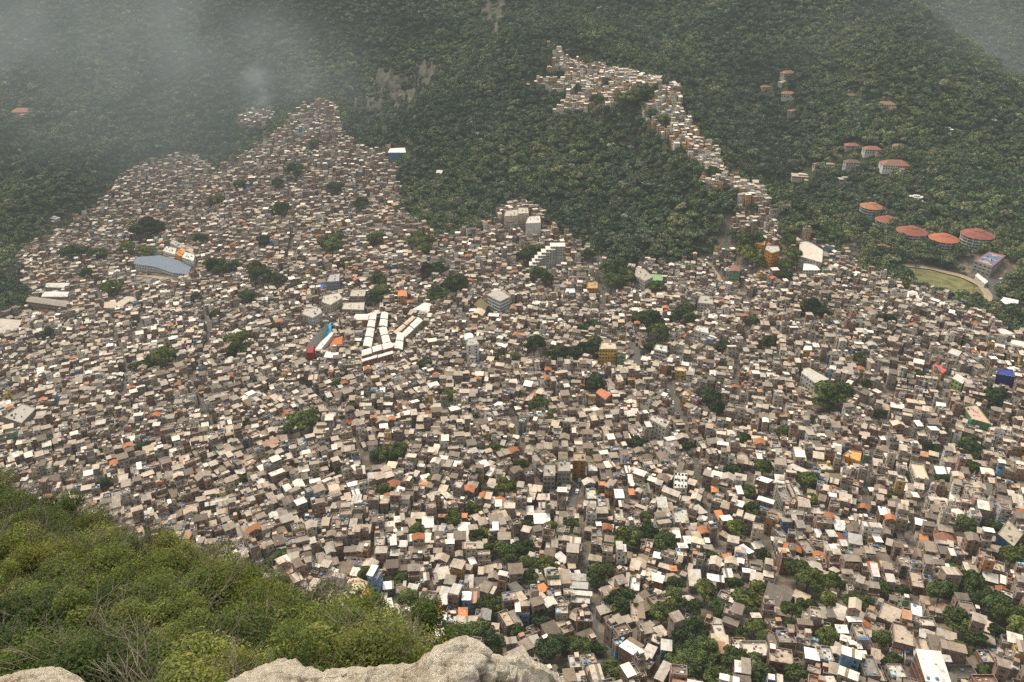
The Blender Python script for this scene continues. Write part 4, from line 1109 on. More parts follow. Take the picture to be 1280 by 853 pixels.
def ground_patch(name, poly, mat, lift=.3):
    W = [hit(u, v)[:2] for u, v in poly]
    xs = [p[0] for p in W]; ys = [p[1] for p in W]; st = 3.0
    ax = np.arange(min(xs), max(xs) + st, st); ay = np.arange(min(ys), max(ys) + st, st)
    X, Y = np.meshgrid(ax, ay); Z = ht(X, Y) + lift
    ok = inpoly(W, X, Y)
    V = np.column_stack([X.ravel(), Y.ravel(), Z.ravel()]); n = len(ax); Fq = []
    for j in range(len(ay) - 1):
        for i in range(n - 1):
            if ok[j, i] or ok[j + 1, i] or ok[j, i + 1] or ok[j + 1, i + 1]: Fq.append((j * n + i, j * n + i + 1, (j + 1) * n + i + 1, (j + 1) * n + i))
    struct(name, npmesh(name, V, np.array(Fq), mat))
    return W

def roads():
    Q = {}
    Q['main'] = drape('road', [(746,322),(751,345),(753,372),(750,402)], 5.5, 'road')
    drape('road', [(765,412),(783,426),(796,440),(794,458),(803,474)], 6, 'road')
    Q['lane'] = drape('road', [(833,478),(840,498),(851,526)], 6, 'road')
    drape('road', [(157,347),(185,346),(208,349),(222,356)], 7, 'dirt')
    Q['street'] = drape('road', [(714,634),(719,612),(727,580)], 5.5, 'road')
    drape('road', [(914,270),(908,284),(907,300),(912,314)], 3.6, 'road')
    drape('road', [(872,324),(886,330),(897,345),(904,357)], 4.2, 'dirt')
    drape('road', [(1128,332),(1163,336),(1200,345),(1226,357),(1236,370),(1232,380)], 8, 'dirt', .55)
    drape('road', [(1073,296),(1064,312),(1070,326)], 6, 'road')
    drape('road', [(497,333),(507,338),(513,349)], 6, 'road')
    drape('road', [(165,440),(172,420),(180,392)], 6, 'road')
    for pts, w in (([(851,528),(866,565),(873,610),(888,650),(905,700)], 3.6), ([(640,512),(648,552),(664,596),(690,636),(715,655)], 3.0), ([(330,462),(392,492),(436,540),(462,590)], 3.0), ([(1000,412),(1052,446),(1098,478),(1130,520)], 3.2),
                   ([(722,648),(730,700),(742,770),(752,830)], 3.4), ([(556,322),(562,372),(588,410)], 3.2), ([(928,352),(940,410),(918,462),(925,520)], 3.2), ([(98,322),(140,400),(160,462),(150,520)], 3.0), ([(1170,470),(1188,540),(1160,610),(1128,690)], 3.2),
                   ([(930,590),(942,640),(960,700),(972,740)], 3.4), ([(360,230),(372,290),(350,350)], 3.0), ([(250,360),(262,420),(240,480),(270,540)], 3.0), ([(1090,560),(1080,620),(1100,690),(1140,760)], 3.2)):
        q = drape('alley', pts, w * .55, 'road', .3)
        for k in range(0, len(q), 2):
            L = math.hypot(q[k][0], q[k][1]); LOW.append((float(q[k][0] * (1 - 4.5 / L)), float(q[k][1] * (1 - 4.0 / L)), 2.2))
    ground_patch('sports_lawn', FIELD, 'lawn')
    for k in range(0, len(Q['street']), 3): LOW.append((float(Q['street'][k][0]) - 1, float(Q['street'][k][1]) - 7, 6.5))
    Q['park'] = ground_patch('parking_area', [(1238,350),(1256,346),(1258,374),(1240,380)], 'road', .35)
    return Q

def car_meshes():
    out = []
    for col in ((.75, .74, .72), (.35, .03, .03), (.05, .05, .055), (.32, .33, .34), (.05, .10, .25)):
        mb = MB(); P = mb.poly
        # side profile swept across: bonnet, cabin, boot
        prof = [(-2.1, .35), (2.1, .35), (2.15, .75), (1.95, .88), (1.0, .95), (.45, 1.45), (-1.0, 1.48), (-1.75, 1.0), (-2.1, .92)]
        for y in (-.85, .85):
            pp = [(x, y, z) for x, z in prof]; P(pp if y < 0 else pp[::-1], 0, col)
        for i in range(len(prof)):
            a, b = prof[i], prof[(i + 1) % len(prof)]
            P(((a[0], .85, a[1]), (b[0], .85, b[1]), (b[0], -.85, b[1]), (a[0], -.85, a[1])), 0, col)
        out.append(mb.mesh('car_body', ['paint']))
    mb = MB(); d = (.02, .022, .025)
    mb.poly(((1.0, -.75, .97), (1.0, .75, .97), (.5, .7, 1.42), (.5, -.7, 1.42)), 0, d)
    mb.poly(((-1.72, .75, 1.03), (-1.72, -.75, 1.03), (-1.05, -.7, 1.46), (-1.05, .7, 1.46)), 0, d)
    for y in (-.865, .865): mb.poly([(x, y, z) for x, z in ((.9, .97), (.42, 1.4), (-.95, 1.42), (-1.5, 1.02))], 0, d)
    glass = mb.mesh('car_windows', ['glass'])
    mb = MB(); K = 10
    pts = [(.33 * math.cos(2 * math.pi * k / K), .33 * math.sin(2 * math.pi * k / K)) for k in range(K)]
    for k in range(K):
        a, b = pts[k], pts[(k + 1) % K]; mb.poly(((a[0], -.1, a[1]), (b[0], -.1, b[1]), (b[0], .1, b[1]), (a[0], .1, a[1])), 0, (.02, .02, .02))
    mb.poly([(a, -.1, b) for a, b in pts], 0, (.12, .12, .12)); mb.poly([(a, .1, b) for a, b in reversed(pts)], 0, (.12, .12, .12))
    return out, glass, mb.mesh('wheel', ['plain'])

def cars(Q):
    bodies, glass, wheel = car_meshes()
    names = ('white', 'dark red', 'black', 'grey', 'dark blue')
    proto = None
    def car(x, y, rot, k, label, lift, group):
        root = empty('parked_car', (x, y, float(ht(x, y)) + lift), rot, label, 'car', group)
        link('body', bodies[k], root); link('windows', glass, root)
        for wx in (-1.3, 1.3):
            for wy in (-.8, .8): link('wheel', wheel, root, (wx, wy, .33))
    S = Q['street']; n = len(S)
    order = ('lowest', 'second lowest', 'third from the bottom', 'fourth from the bottom', 'fifth from the bottom', 'topmost')
    for i, k in enumerate((0, 2, 0, 1, 1, 1)):
        j = int((.30 + .12 * i) * n); a, b = S[j], S[min(j + 2, n - 1)]
        r = math.atan2(b[1] - a[1], b[0] - a[0])
        car(a[0] + math.sin(r) * 1.5, a[1] - math.cos(r) * 1.5, r, k, '%s car on the steep street between tall houses, %s' % (names[k], order[i]), .42, 'cars parked on the steep street')
    S = Q['main']; n = len(S)
    for i, (t_, k) in enumerate(((.12, 0), (.3, 3), (.48, 2), (.62, 0), (.8, 1), (.92, 0))):
        j = int(t_ * (n - 2)); a, b = S[j], S[j + 1]; r = math.atan2(b[1] - a[1], b[0] - a[0]); sg = 1 if i % 2 else -1
        car(a[0] + sg * math.sin(r) * 1.3, a[1] - sg * math.cos(r) * 1.3, r, k, '%s car on the straight road below the wood, %s' % (names[k], ('topmost', 'second from top', 'third from top', 'third from bottom', 'second from bottom', 'lowest')[i]), .42, 'cars on the straight road')
    S = Q['lane']; n = len(S)
    for i, k in enumerate((3, 0)):
        a, b = S[int((.3 + .3 * i) * n)], S[int((.3 + .3 * i) * n) + 1]; r = math.atan2(b[1] - a[1], b[0] - a[0])
        car(a[0] + math.sin(r) * 1.4, a[1] - math.cos(r) * 1.4, r, k, '%s car parked on the lane below the road bend' % names[k], .42, 'cars parked on the lane')
    order = ('uppermost', 'second', 'third', 'fourth', 'fifth', 'lowest')
    for i, k in enumerate((0, 2, 3, 0, 4, 0)):
        x, y, z, D = hit(1251.5, 350 + i * 4.6)
        car(x, y, .2, k, '%s car in the row beside the painted court, %s of six' % (names[k], order[i]), .5, 'cars in the school parking area')

def poles():
    def pole(u, vt, vb, kind, label):
        x, y, z, D = hit(u, vb); h = (vb - vt) * D / F / math.cos(PITCH) * 1.02
        root = empty(kind, (x, y, z), 0, label, 'pole')
        mb = MB(); mb.cyl(0, 0, -1, h, .24, 0, (.42, .40, .36), 8, .14); link('pole', mb.mesh('pole', ['plain']), root)
        mb = MB()
        if kind == 'floodlight_pole':
            for dx in (-.9, 0, .9): mb.box(dx - .35, dx + .35, -.5, -.1, h - .3, h + .5, 0, (.5, .5, .48))
            mb.box(-1.3, 1.3, -.1, .1, h - .1, h + .1, 0, (.3, .3, .28)); link('lamp_head', mb.mesh('lamp_head', ['plain']), root)
        else:
            mb.box(-1.1, 1.1, -.08, .08, h - .7, h - .5, 0, (.25, .2, .15)); link('crossarm', mb.mesh('crossarm', ['plain']), root)
    pole(1054, 281, 302, 'floodlight_pole', 'tall thin floodlight pole in trees, leftmost of three near the ridge')
    pole(1075, 293, 316, 'floodlight_pole', 'tall thin floodlight pole beside the lane, middle of three')
    pole(1088, 282, 300, 'floodlight_pole', 'tall thin floodlight pole nearest the round red roofs')
    pole(934, 818, 862, 'utility_pole', 'thin pale utility pole rising from bright trees at the bottom edge')
# ------------------------------------------------------------------ trees
def crown_arrays(seed, R, Hc, lobes, leaves, leaf, flat=.75, core=True, openness=0.0):
    """many leaf clumps spread over uneven lobes; returns vertices, quads, shade per face"""
    rs = np.random.RandomState(seed)
    L = []
    for k in range(lobes):
        a = rs.rand() * 6.283; rr = R * .86 * math.sqrt(rs.rand()); top = 1 - (rr / R) ** 2
        L.append((rr * math.cos(a), rr * math.sin(a), Hc * (.30 + .55 * top * rs.uniform(.55, 1.1)), R * rs.uniform(.17, .46), rs.uniform(.66, 1.34)))
    L = np.array(L)
    wgt = L[:, 3] ** 2; idx = rs.choice(lobes, leaves, p=wgt / wgt.sum())
    d = rs.normal(size=(leaves, 3)); d[:, 2] = np.abs(d[:, 2]) * 1.0 - .35 * rs.rand(leaves); d /= np.linalg.norm(d, axis=1)[:, None]
    r = L[idx, 3] * rs.uniform(.78, 1.12, leaves)
    C = L[idx, :3] + d * r[:, None] * np.array([1, 1, flat])
    nrm = d + rs.normal(scale=.55, size=d.shape); nrm /= np.linalg.norm(nrm, axis=1)[:, None]
    t = np.cross(nrm, rs.normal(size=d.shape)); t /= np.linalg.norm(t, axis=1)[:, None]; b = np.cross(nrm, t)
    s = leaf * rs.uniform(.6, 1.25, leaves)[:, None]
    q = np.stack([C - t * s * .5 - b * s * .28, C + t * s * .12 - b * s * .42, C + t * s * .55 + b * s * .1, C - t * s * .1 + b * s * .45], 1)
    V = q.reshape(-1, 3); Fq = np.arange(leaves * 4).reshape(-1, 4)
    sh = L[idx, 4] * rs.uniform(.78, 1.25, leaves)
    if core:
        # lumps that close the crown, inner shade put into their darker colour
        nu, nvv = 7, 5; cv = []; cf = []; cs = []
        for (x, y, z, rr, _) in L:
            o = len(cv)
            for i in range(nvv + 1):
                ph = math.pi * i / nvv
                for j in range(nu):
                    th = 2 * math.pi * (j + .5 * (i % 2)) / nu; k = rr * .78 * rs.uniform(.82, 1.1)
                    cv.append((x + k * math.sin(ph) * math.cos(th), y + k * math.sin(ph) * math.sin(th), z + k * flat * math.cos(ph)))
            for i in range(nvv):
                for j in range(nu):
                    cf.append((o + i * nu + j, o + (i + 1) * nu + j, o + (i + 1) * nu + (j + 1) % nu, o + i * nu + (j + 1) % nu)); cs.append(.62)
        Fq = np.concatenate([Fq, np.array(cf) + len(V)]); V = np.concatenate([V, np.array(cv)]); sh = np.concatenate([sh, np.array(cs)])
    return V, Fq, sh

TREE = {}
def tree_meshes():
    TREE['crown'] = []
    for k in range(6):
        V, Fq, sh = crown_arrays(100 + k, 5.0, 7.5, 17 + 2 * k, 2600, .85)
        V[:, 2] += 2.2
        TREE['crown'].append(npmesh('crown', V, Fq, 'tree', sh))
    TREE['wood'] = []
    for k in range(8):
        V, Fq, sh = crown_arrays(200 + k, 5.0, 6.2 + .35 * (k % 4), 10 + k, 620, 1.45)
        V[:, 2] += 2.5
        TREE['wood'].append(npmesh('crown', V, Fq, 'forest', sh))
    V, Fq, sh = crown_arrays(300, 5.0, 6.5, 14, 340, .85, core=False); V[:, 2] += 3.2
    TREE['pale'] = npmesh('crown', V, Fq, 'pale', sh)
    TREE['trunk'] = []
    for k in range(3):
        rng = random.Random(k); mb = MB()
        mb.bar((0, 0, -2), (rng.uniform(-.2, .2), rng.uniform(-.2, .2), 3.2), .38, 0, (.1, .1, .1), 7, .26)
        for q in range(6):
            a = q * 1.05 + rng.uniform(-.3, .3); r = rng.uniform(2, 3.6)
            m = (math.cos(a) * r * .5, math.sin(a) * r * .5, 4.6)
            mb.bar((0, 0, 2.9), m, .2, 0, (.1, .1, .1), 5, .13); mb.bar(m, (math.cos(a) * r, math.sin(a) * r, rng.uniform(6, 7.6)), .13, 0, (.1, .1, .1), 4, .04)
        TREE['trunk'].append(mb.mesh('trunk', ['bark']))
    mb = MB(); rng = random.Random(5)
    for q in range(16):
        a = q * .3927 * 1.03 + rng.uniform(-.15, .15); up = rng.uniform(.2, 1.3); Ln = rng.uniform(2.4, 3.2); prev = None
        for s in range(6):
            t = s / 5; r = Ln * t; z = 7 + up * math.sin(t * 1.6) * 1.2 - 2.4 * t * t; w = .34 * (1 - t * .75)
            c, sn = math.cos(a), math.sin(a)
            cur = ((c * r - sn * w, sn * r + c * w, z - .12), (c * r, sn * r, z), (c * r + sn * w, sn * r - c * w, z - .12))
            if prev:
                mb.poly((prev[0], cur[0], cur[1], prev[1]), 0, (1, 1, 1)); mb.poly((prev[1], cur[1], cur[2], prev[2]), 0, (1, 1, 1))
            prev = cur
    me = mb.mesh('crown', ['palm']); a = me.attributes.new('shade', 'FLOAT_COLOR', 'FACE'); a.data.foreach_set('color', [1.0] * (4 * len(me.polygons)))
    TREE['palmcrown'] = me
    mb = MB(); mb.bar((0, 0, -1), (.15, .1, 7.05), .22, 0, (.1, .1, .1), 7, .14); TREE['palmtrunk'] = mb.mesh('trunk', ['bark'])

T_FAV = """460,721,13 484,728,9 502,724,10 568,650,11 522,664,9 597,672,11 606,668,8 633,692,15 609,688,9 652,688,9 655,684,11 660,704,12 685,706,12 689,662,10 715,662,11
781,676,20 796,672,13 832,677,14 811,668,12 751,714,17 744,723,12 808,647,9 656,659,9 663,725,11 677,777,12 776,758,19 843,748,14 828,768,17 843,732,10 690,809,18 725,809,14
766,840,15 852,804,16 851,826,15 860,786,14 705,841,10 749,811,8 509,748,12 527,772,15 484,770,9 614,755,14 617,765,10 600,792,17 618,809,16 564,795,12 643,790,9
882,740,15 899,762,13 870,762,12 934,753,18 947,735,12 917,733,10 870,787,14 877,814,17 870,834,16 899,849,14 915,824,14 941,828,15 952,843,14 944,784,13 954,800,8
991,765,13 1008,757,12 1035,752,13 988,782,8 1035,796,12 994,844,14 1011,725,27 1038,728,15 998,718,16 1062,752,11 927,794,8 1078,754,13 1107,737,11 1130,738,9
1176,740,24 1216,733,20 1230,749,22 1246,757,20 1196,777,24 1253,770,16 1246,792,11 1272,786,14 1275,768,14 1220,804,13 1199,814,11 1104,801,12 1115,824,10 1230,841,8 1188,712,9
920,662,13 940,640,10 954,696,13 934,614,8 1011,603,12 915,587,9 1014,627,9 954,587,10 890,699,8 998,598,8 1056,620,6 1208,661,14 1241,659,10 1265,697,16 1216,586,10 1273,689,12
1189,707,8 1112,620,7 478,614,9 630,610,12 647,610,9 591,637,7 521,663,7 650,583,10
375,530,16 388,523,10 130,606,10 350,697,12 340,704,10 205,449,13 190,454,9 218,445,8 170,458,8 290,425,9 298,438,10 306,422,8 292,440,7 308,373,10 327,346,11 320,338,9 349,350,8
265,330,9 278,335,8 292,334,7 140,362,9 183,288,13 195,284,8 172,292,8 160,312,8 180,315,9 88,318,9 122,316,9 105,314,8 415,305,10 405,302,7 420,298,7 525,300,11 530,310,8 548,366,10
558,362,9 570,355,11 575,360,8 545,372,8 468,372,10 476,362,9 473,348,9 548,335,9 535,340,8 668,434,12 700,440,11 715,443,11 735,437,12 742,428,9 690,447,9 625,447,8 640,448,8
812,404,14 822,418,13 800,398,9 820,435,10 850,392,11 858,385,8 862,398,7 672,503,12 745,478,13 740,485,8 531,457,9 562,496,8 770,338,13 780,345,12 765,350,11 760,340,9 790,350,8
822,358,9 740,406,8 728,412,8 690,312,8 735,320,8 1037,493,20 1050,490,12 1030,505,10 905,433,8 888,500,12 895,512,10 885,490,8 1018,388,11 1030,392,8 1010,384,7 1075,447,8
1217,562,13 1210,553,9 1243,497,12 1240,505,9 860,400,8 985,305,9 992,318,9 985,332,8 980,345,8 947,330,9 935,320,9 1080,480,7 483,566,13 495,570,9 472,574,7 60,420,8
672,345,9 682,350,8 662,322,9 670,313,9 655,318,8 940,302,9 932,312,9 368,215,9 250,300,7 330,300,7 440,510,7 500,560,7 745,570,6 795,555,8 735,76,5 700,93,5 745,128,7 790,123,10 805,119,8 722,113,5 758,104,5 775,121,6 815,141,5 850,190,5 700,121,6 830,150,5 890,216,6 940,262,5
348,230,6 300,232,6 270,250,6 420,235,7 452,258,7 395,180,6 350,262,8 470,300,7 430,330,6 245,372,6 110,345,7 270,395,7 345,410,6 420,480,7 590,520,6 620,560,7 690,520,6 940,400,7 960,430,8 980,540,8 1110,400,7 1150,470,7 1100,520,8 1160,560,8 930,550,7 860,560,7 1180,600,7 540,600,7 430,590,7 300,600,7 250,520,6 180,560,7"""
T_PALE = [(32,49),(337,35),(380,69),(424,77),(271,61),(219,101),(92,175),(64,192),(116,214),(765,182),(778,229),(780,268),(714,205),(750,10),(788,183),(526,13),(597,167),(1005,180),(966,236),(1243,148)]

def place_tree(x, y, z, s, rot, crown, trunk, label=None, name='tree', cat='tree', group=None):
    root = empty(name, (x, y, z), 0, label, cat, group)
    c = link('crown', crown, root, None, rot, (s * RNG.uniform(.8, 1.2), s * RNG.uniform(.85, 1.25), s * RNG.uniform(.85, 1.2)))
    link('trunk', trunk, root, None, rot, (s, s, s))
    return root

TREES_XY = []
def favela_trees():
    for tok in T_FAV.split():
        u, v, r = (float(q) for q in tok.split(','))
        x, y, z, D = hit(u, v, r * .009 * 500)
        R_ = r * D / F * (1.5 if r > 13 else 1.34); s = R_ / 5.0
        x, y, z, D = hit(u, v, 5.2 * s)
        k = RNG.randrange(6)
        root = place_tree(x, y, z, s, RNG.random() * 6.28, TREE['crown'][k], TREE['trunk'][k % 3])
        size = 'small' if R_ < 4.2 else ('broad' if R_ > 7.5 else 'round')
        PENDING.append(dict(o=root, u=u, v=v, look='%s green tree among the houses' % size, short='%s tree' % size, tree=True))
        TREES_XY.append((x, y, R_)); occupy(x, y, .4, R_ * .8, R_ * .8)
        L = math.hypot(x, y); LOW.append((x - x / L * R_ * 1.1, y - y / L * R_ * 1.1, R_ * 1.15))
    for (u, v) in ((1119, 322), (1124, 331), (1116, 333), (1146, 334), (1218, 358), (1083, 318)):
        x, y, z, D = hit(u, v, 7)
        root = empty('palm_tree', (x, y, z), 0, None, 'palm tree'); s = RNG.uniform(1.0, 1.35)
        link('crown', TREE['palmcrown'], root, None, RNG.random() * 6, (s, s, s)); link('trunk', TREE['palmtrunk'], root, None, 0, (s, s, s))
        PENDING.append(dict(o=root, u=u, v=v, look='tall palm tree by the school lawn', short='palm', tree=True)); CLEAR.append((x, y, 4))
    for (u, v) in T_PALE:
        x, y, z, D = hit(u, v, 8)
        root = place_tree(x, y, z, RNG.uniform(.85, 1.2), RNG.random() * 6, TREE['pale'], TREE['trunk'][0])
        PENDING.append(dict(o=root, u=u, v=v, look='tree with pale whitish blossom in the wood', short='pale blossom tree', tree=True)); CLEAR.append((x, y, 5))

def cliffs():
    spec = [(466, 134, 34, 26, 'broad pale rock face low on the wooded mountain'), (507, 122, 28, 40, 'tall grey-brown rock face right of the broad pale one'), (484, 100, 26, 28, 'greyish rock face above the pale one'),
            (531, 94, 22, 30, 'rust brown rock face on the wooded mountain'), (613, 18, 32, 38, 'brown rock slab at the top edge of the wooded mountain')]
    for i, (u, v, wp, hp, label) in enumerate(spec):
        n, m = 26, 30; V = []; Fq = []
        for j in range(m + 1):
            for k in range(n + 1):
                s = k / n * 2 - 1; t = j / m * 2 - 1
                x, y, z, D = hit(u + s * wp * .72, v + 4 - t * hp * .7)
                r = math.sqrt(s * s + t * t); nz = float(vnoise(np.array([s * 3.4 + i * 7]), np.array([t * 2.2 + i]), 12)[0])
                msk = max(-1.0, min(1.0, (.98 - r * 1.1 + nz * .62) * 2.4))
                bump = float(vnoise(np.array([s * 9 + i]), np.array([t * 2.0]), 13)[0]) * 3.6 + float(vnoise(np.array([s * 17 + i]), np.array([t * 8.0]), 14)[0]) * 1.0
                V.append((x, y, z + msk * 10 + bump * (msk > 0)))
                if msk > .1 and k % 3 == 0 and j % 3 == 0: CLEAR.append((x, y, 3.2))
        for j in range(m):
            for k in range(n): Fq.append((j * (n + 1) + k, j * (n + 1) + k + 1, (j + 1) * (n + 1) + k + 1, (j + 1) * (n + 1) + k))
        o = link('bare_cliff', npmesh('bare_cliff', np.array(V), np.array(Fq), 'cliff', smooth=True))
        tag(o, label, 'cliff', 'bare rock faces on the wooded mountain')

def forest():
    sp = 6.6
    xs = np.arange(GX0 + 40, GX1 - 40, sp); ys = np.arange(300, GY1 - 60, sp)
    X, Y = np.meshgrid(xs, ys); rs = np.random.RandomState(5)
    X = (X + rs.uniform(-.48, .48, X.shape) * sp).ravel(); Y = (Y + rs.uniform(-.48, .48, Y.shape) * sp).ravel()
    Z = ht(X, Y); u, v, D = proj(X, Y, Z)
    ok = (u > -160) & (u < 1440) & (v > -120) & (v < 480)
    vd = visdepth(u, v); hidden = D > vd + 30
    ok &= D < vd + 170
    dens = rs.rand(len(X))
    lawn = [(p[0], p[1] + (9 if p[1] > 340 and p[0] < 1215 else 0)) for p in FIELD]
    ok &= ~((infav(u, v) & ~hidden) | (inpoly(lawn, u, v) & ~hidden))
    X, Y, Z, u, v, D, hidden = [a[ok] for a in (X, Y, Z, u, v, D, hidden)]
    C = np.array(CLEAR); keep = np.ones(len(X), bool)
    for cx, cy, r in C: keep &= (X - cx) ** 2 + (Y - cy) ** 2 > r * r
    X, Y, Z, u, v, D, hidden = [a[keep] for a in (X, Y, Z, u, v, D, hidden)]
    n = len(X)
    big = vnoise(X / 60, Y / 60, 21)
    S = np.clip(rs.normal(.86, .2, n) + big * .16 + (rs.rand(n) < .12) * rs.uniform(.25, .75, n), .45, 1.8)
    nearhouse = infav(u, v + 14) & ~hidden
    S[nearhouse] *= .8
    # the trees of the wood that show largest stand alone
    fr = (u > 2) & (u < 1278) & (v > 2) & ~hidden & ~inpoly(SHRUBS, u, v)
    size = np.where(fr, S / D, 0)
    top = set(np.argsort(-size)[:30].tolist())
    for i in sorted(top):
        root = place_tree(float(X[i]), float(Y[i]), float(Z[i]), float(S[i]), rs.rand() * 6.28, TREE['wood'][i % 8], TREE['trunk'][i % 3])
        PENDING.append(dict(o=root, u=float(u[i]), v=float(v[i]) - 6, look='dark leafy tree at the rim of the wood', short='dark tree at the wood rim', tree=True))
    rest = np.array([i for i in range(n) if i not in top])
    X, Y, Z, S = X[rest], Y[rest], Z[rest], S[rest]
    n = len(rest)
    src = bpy.data.collections.new('forest_tree_kinds')
    for k, me in enumerate(TREE['wood']):
        mb = bpy.data.objects.new('forest_tree_kind', me); src.objects.link(mb)
    me = bpy.data.meshes.new('forest'); me.vertices.add(n)
    me.vertices.foreach_set('co', np.column_stack([X, Y, Z]).astype(np.float32).ravel())
    a = me.attributes.new('size', 'FLOAT_VECTOR', 'POINT'); sz = np.column_stack([S, S, S * rs.uniform(.85, 1.25, n)]).astype(np.float32); a.data.foreach_set('vector', sz.ravel())
    a = me.attributes.new('turn', 'FLOAT_VECTOR', 'POINT'); tv = np.zeros((n, 3), np.float32); tv[:, 2] = rs.uniform(0, 6.28, n); tv[:, :2] = rs.normal(scale=.07, size=(n, 2)); a.data.foreach_set('vector', tv.ravel())
    a = me.attributes.new('sort', 'INT', 'POINT'); a.data.foreach_set('value', rs.randint(0, 8, n).astype(np.int32))
    o = link('forest', me)
    tag(o, 'dense dark green rain forest covering the mountain sides behind the settlement', 'forest', None, 'stuff')
    g = bpy.data.node_groups.new('forest_scatter', 'GeometryNodeTree')
    g.interface.new_socket('Geometry', in_out='INPUT', socket_type='NodeSocketGeometry'); g.interface.new_socket('Geometry', in_out='OUTPUT', socket_type='NodeSocketGeometry')
    N = g.nodes.new; gi = N('NodeGroupInput'); go = N('NodeGroupOutput'); ip = N('GeometryNodeInstanceOnPoints'); ci = N('GeometryNodeCollectionInfo')
    ci.inputs['Collection'].default_value = src; ci.inputs['Separate Children'].default_value = True; ci.inputs['Reset Children'].default_value = True
    def na(name, typ):
        q = N('GeometryNodeInputNamedAttribute'); q.data_type = typ; q.inputs['Name'].default_value = name; return q.outputs['Attribute']
    ip.inputs['Pick Instance'].default_value = True
    L = g.links.new
    L(gi.outputs[0], ip.inputs['Points']); L(ci.outputs[0], ip.inputs['Instance']); L(na('sort', 'INT'), ip.inputs['Instance Index'])
    e2r = N('FunctionNodeEulerToRotation'); L(na('turn', 'FLOAT_VECTOR'), e2r.inputs[0]); L(e2r.outputs[0], ip.inputs['Rotation'])
    L(na('size', 'FLOAT_VECTOR'), ip.inputs['Scale']); L(ip.outputs[0], go.inputs[0])
    o.modifiers.new('scatter', 'NODES').node_group = g
    print('forest trees', n)

# ------------------------------------------------------------------ houses placed where the photo shows them (zoom tiles of 5.953)
TILES = dict(A=(440, 580), B=(650, 580), C=(860, 580), D=(1065, 580), E=(440, 710), F=(650, 710), G=(860, 710), H=(1065, 710))
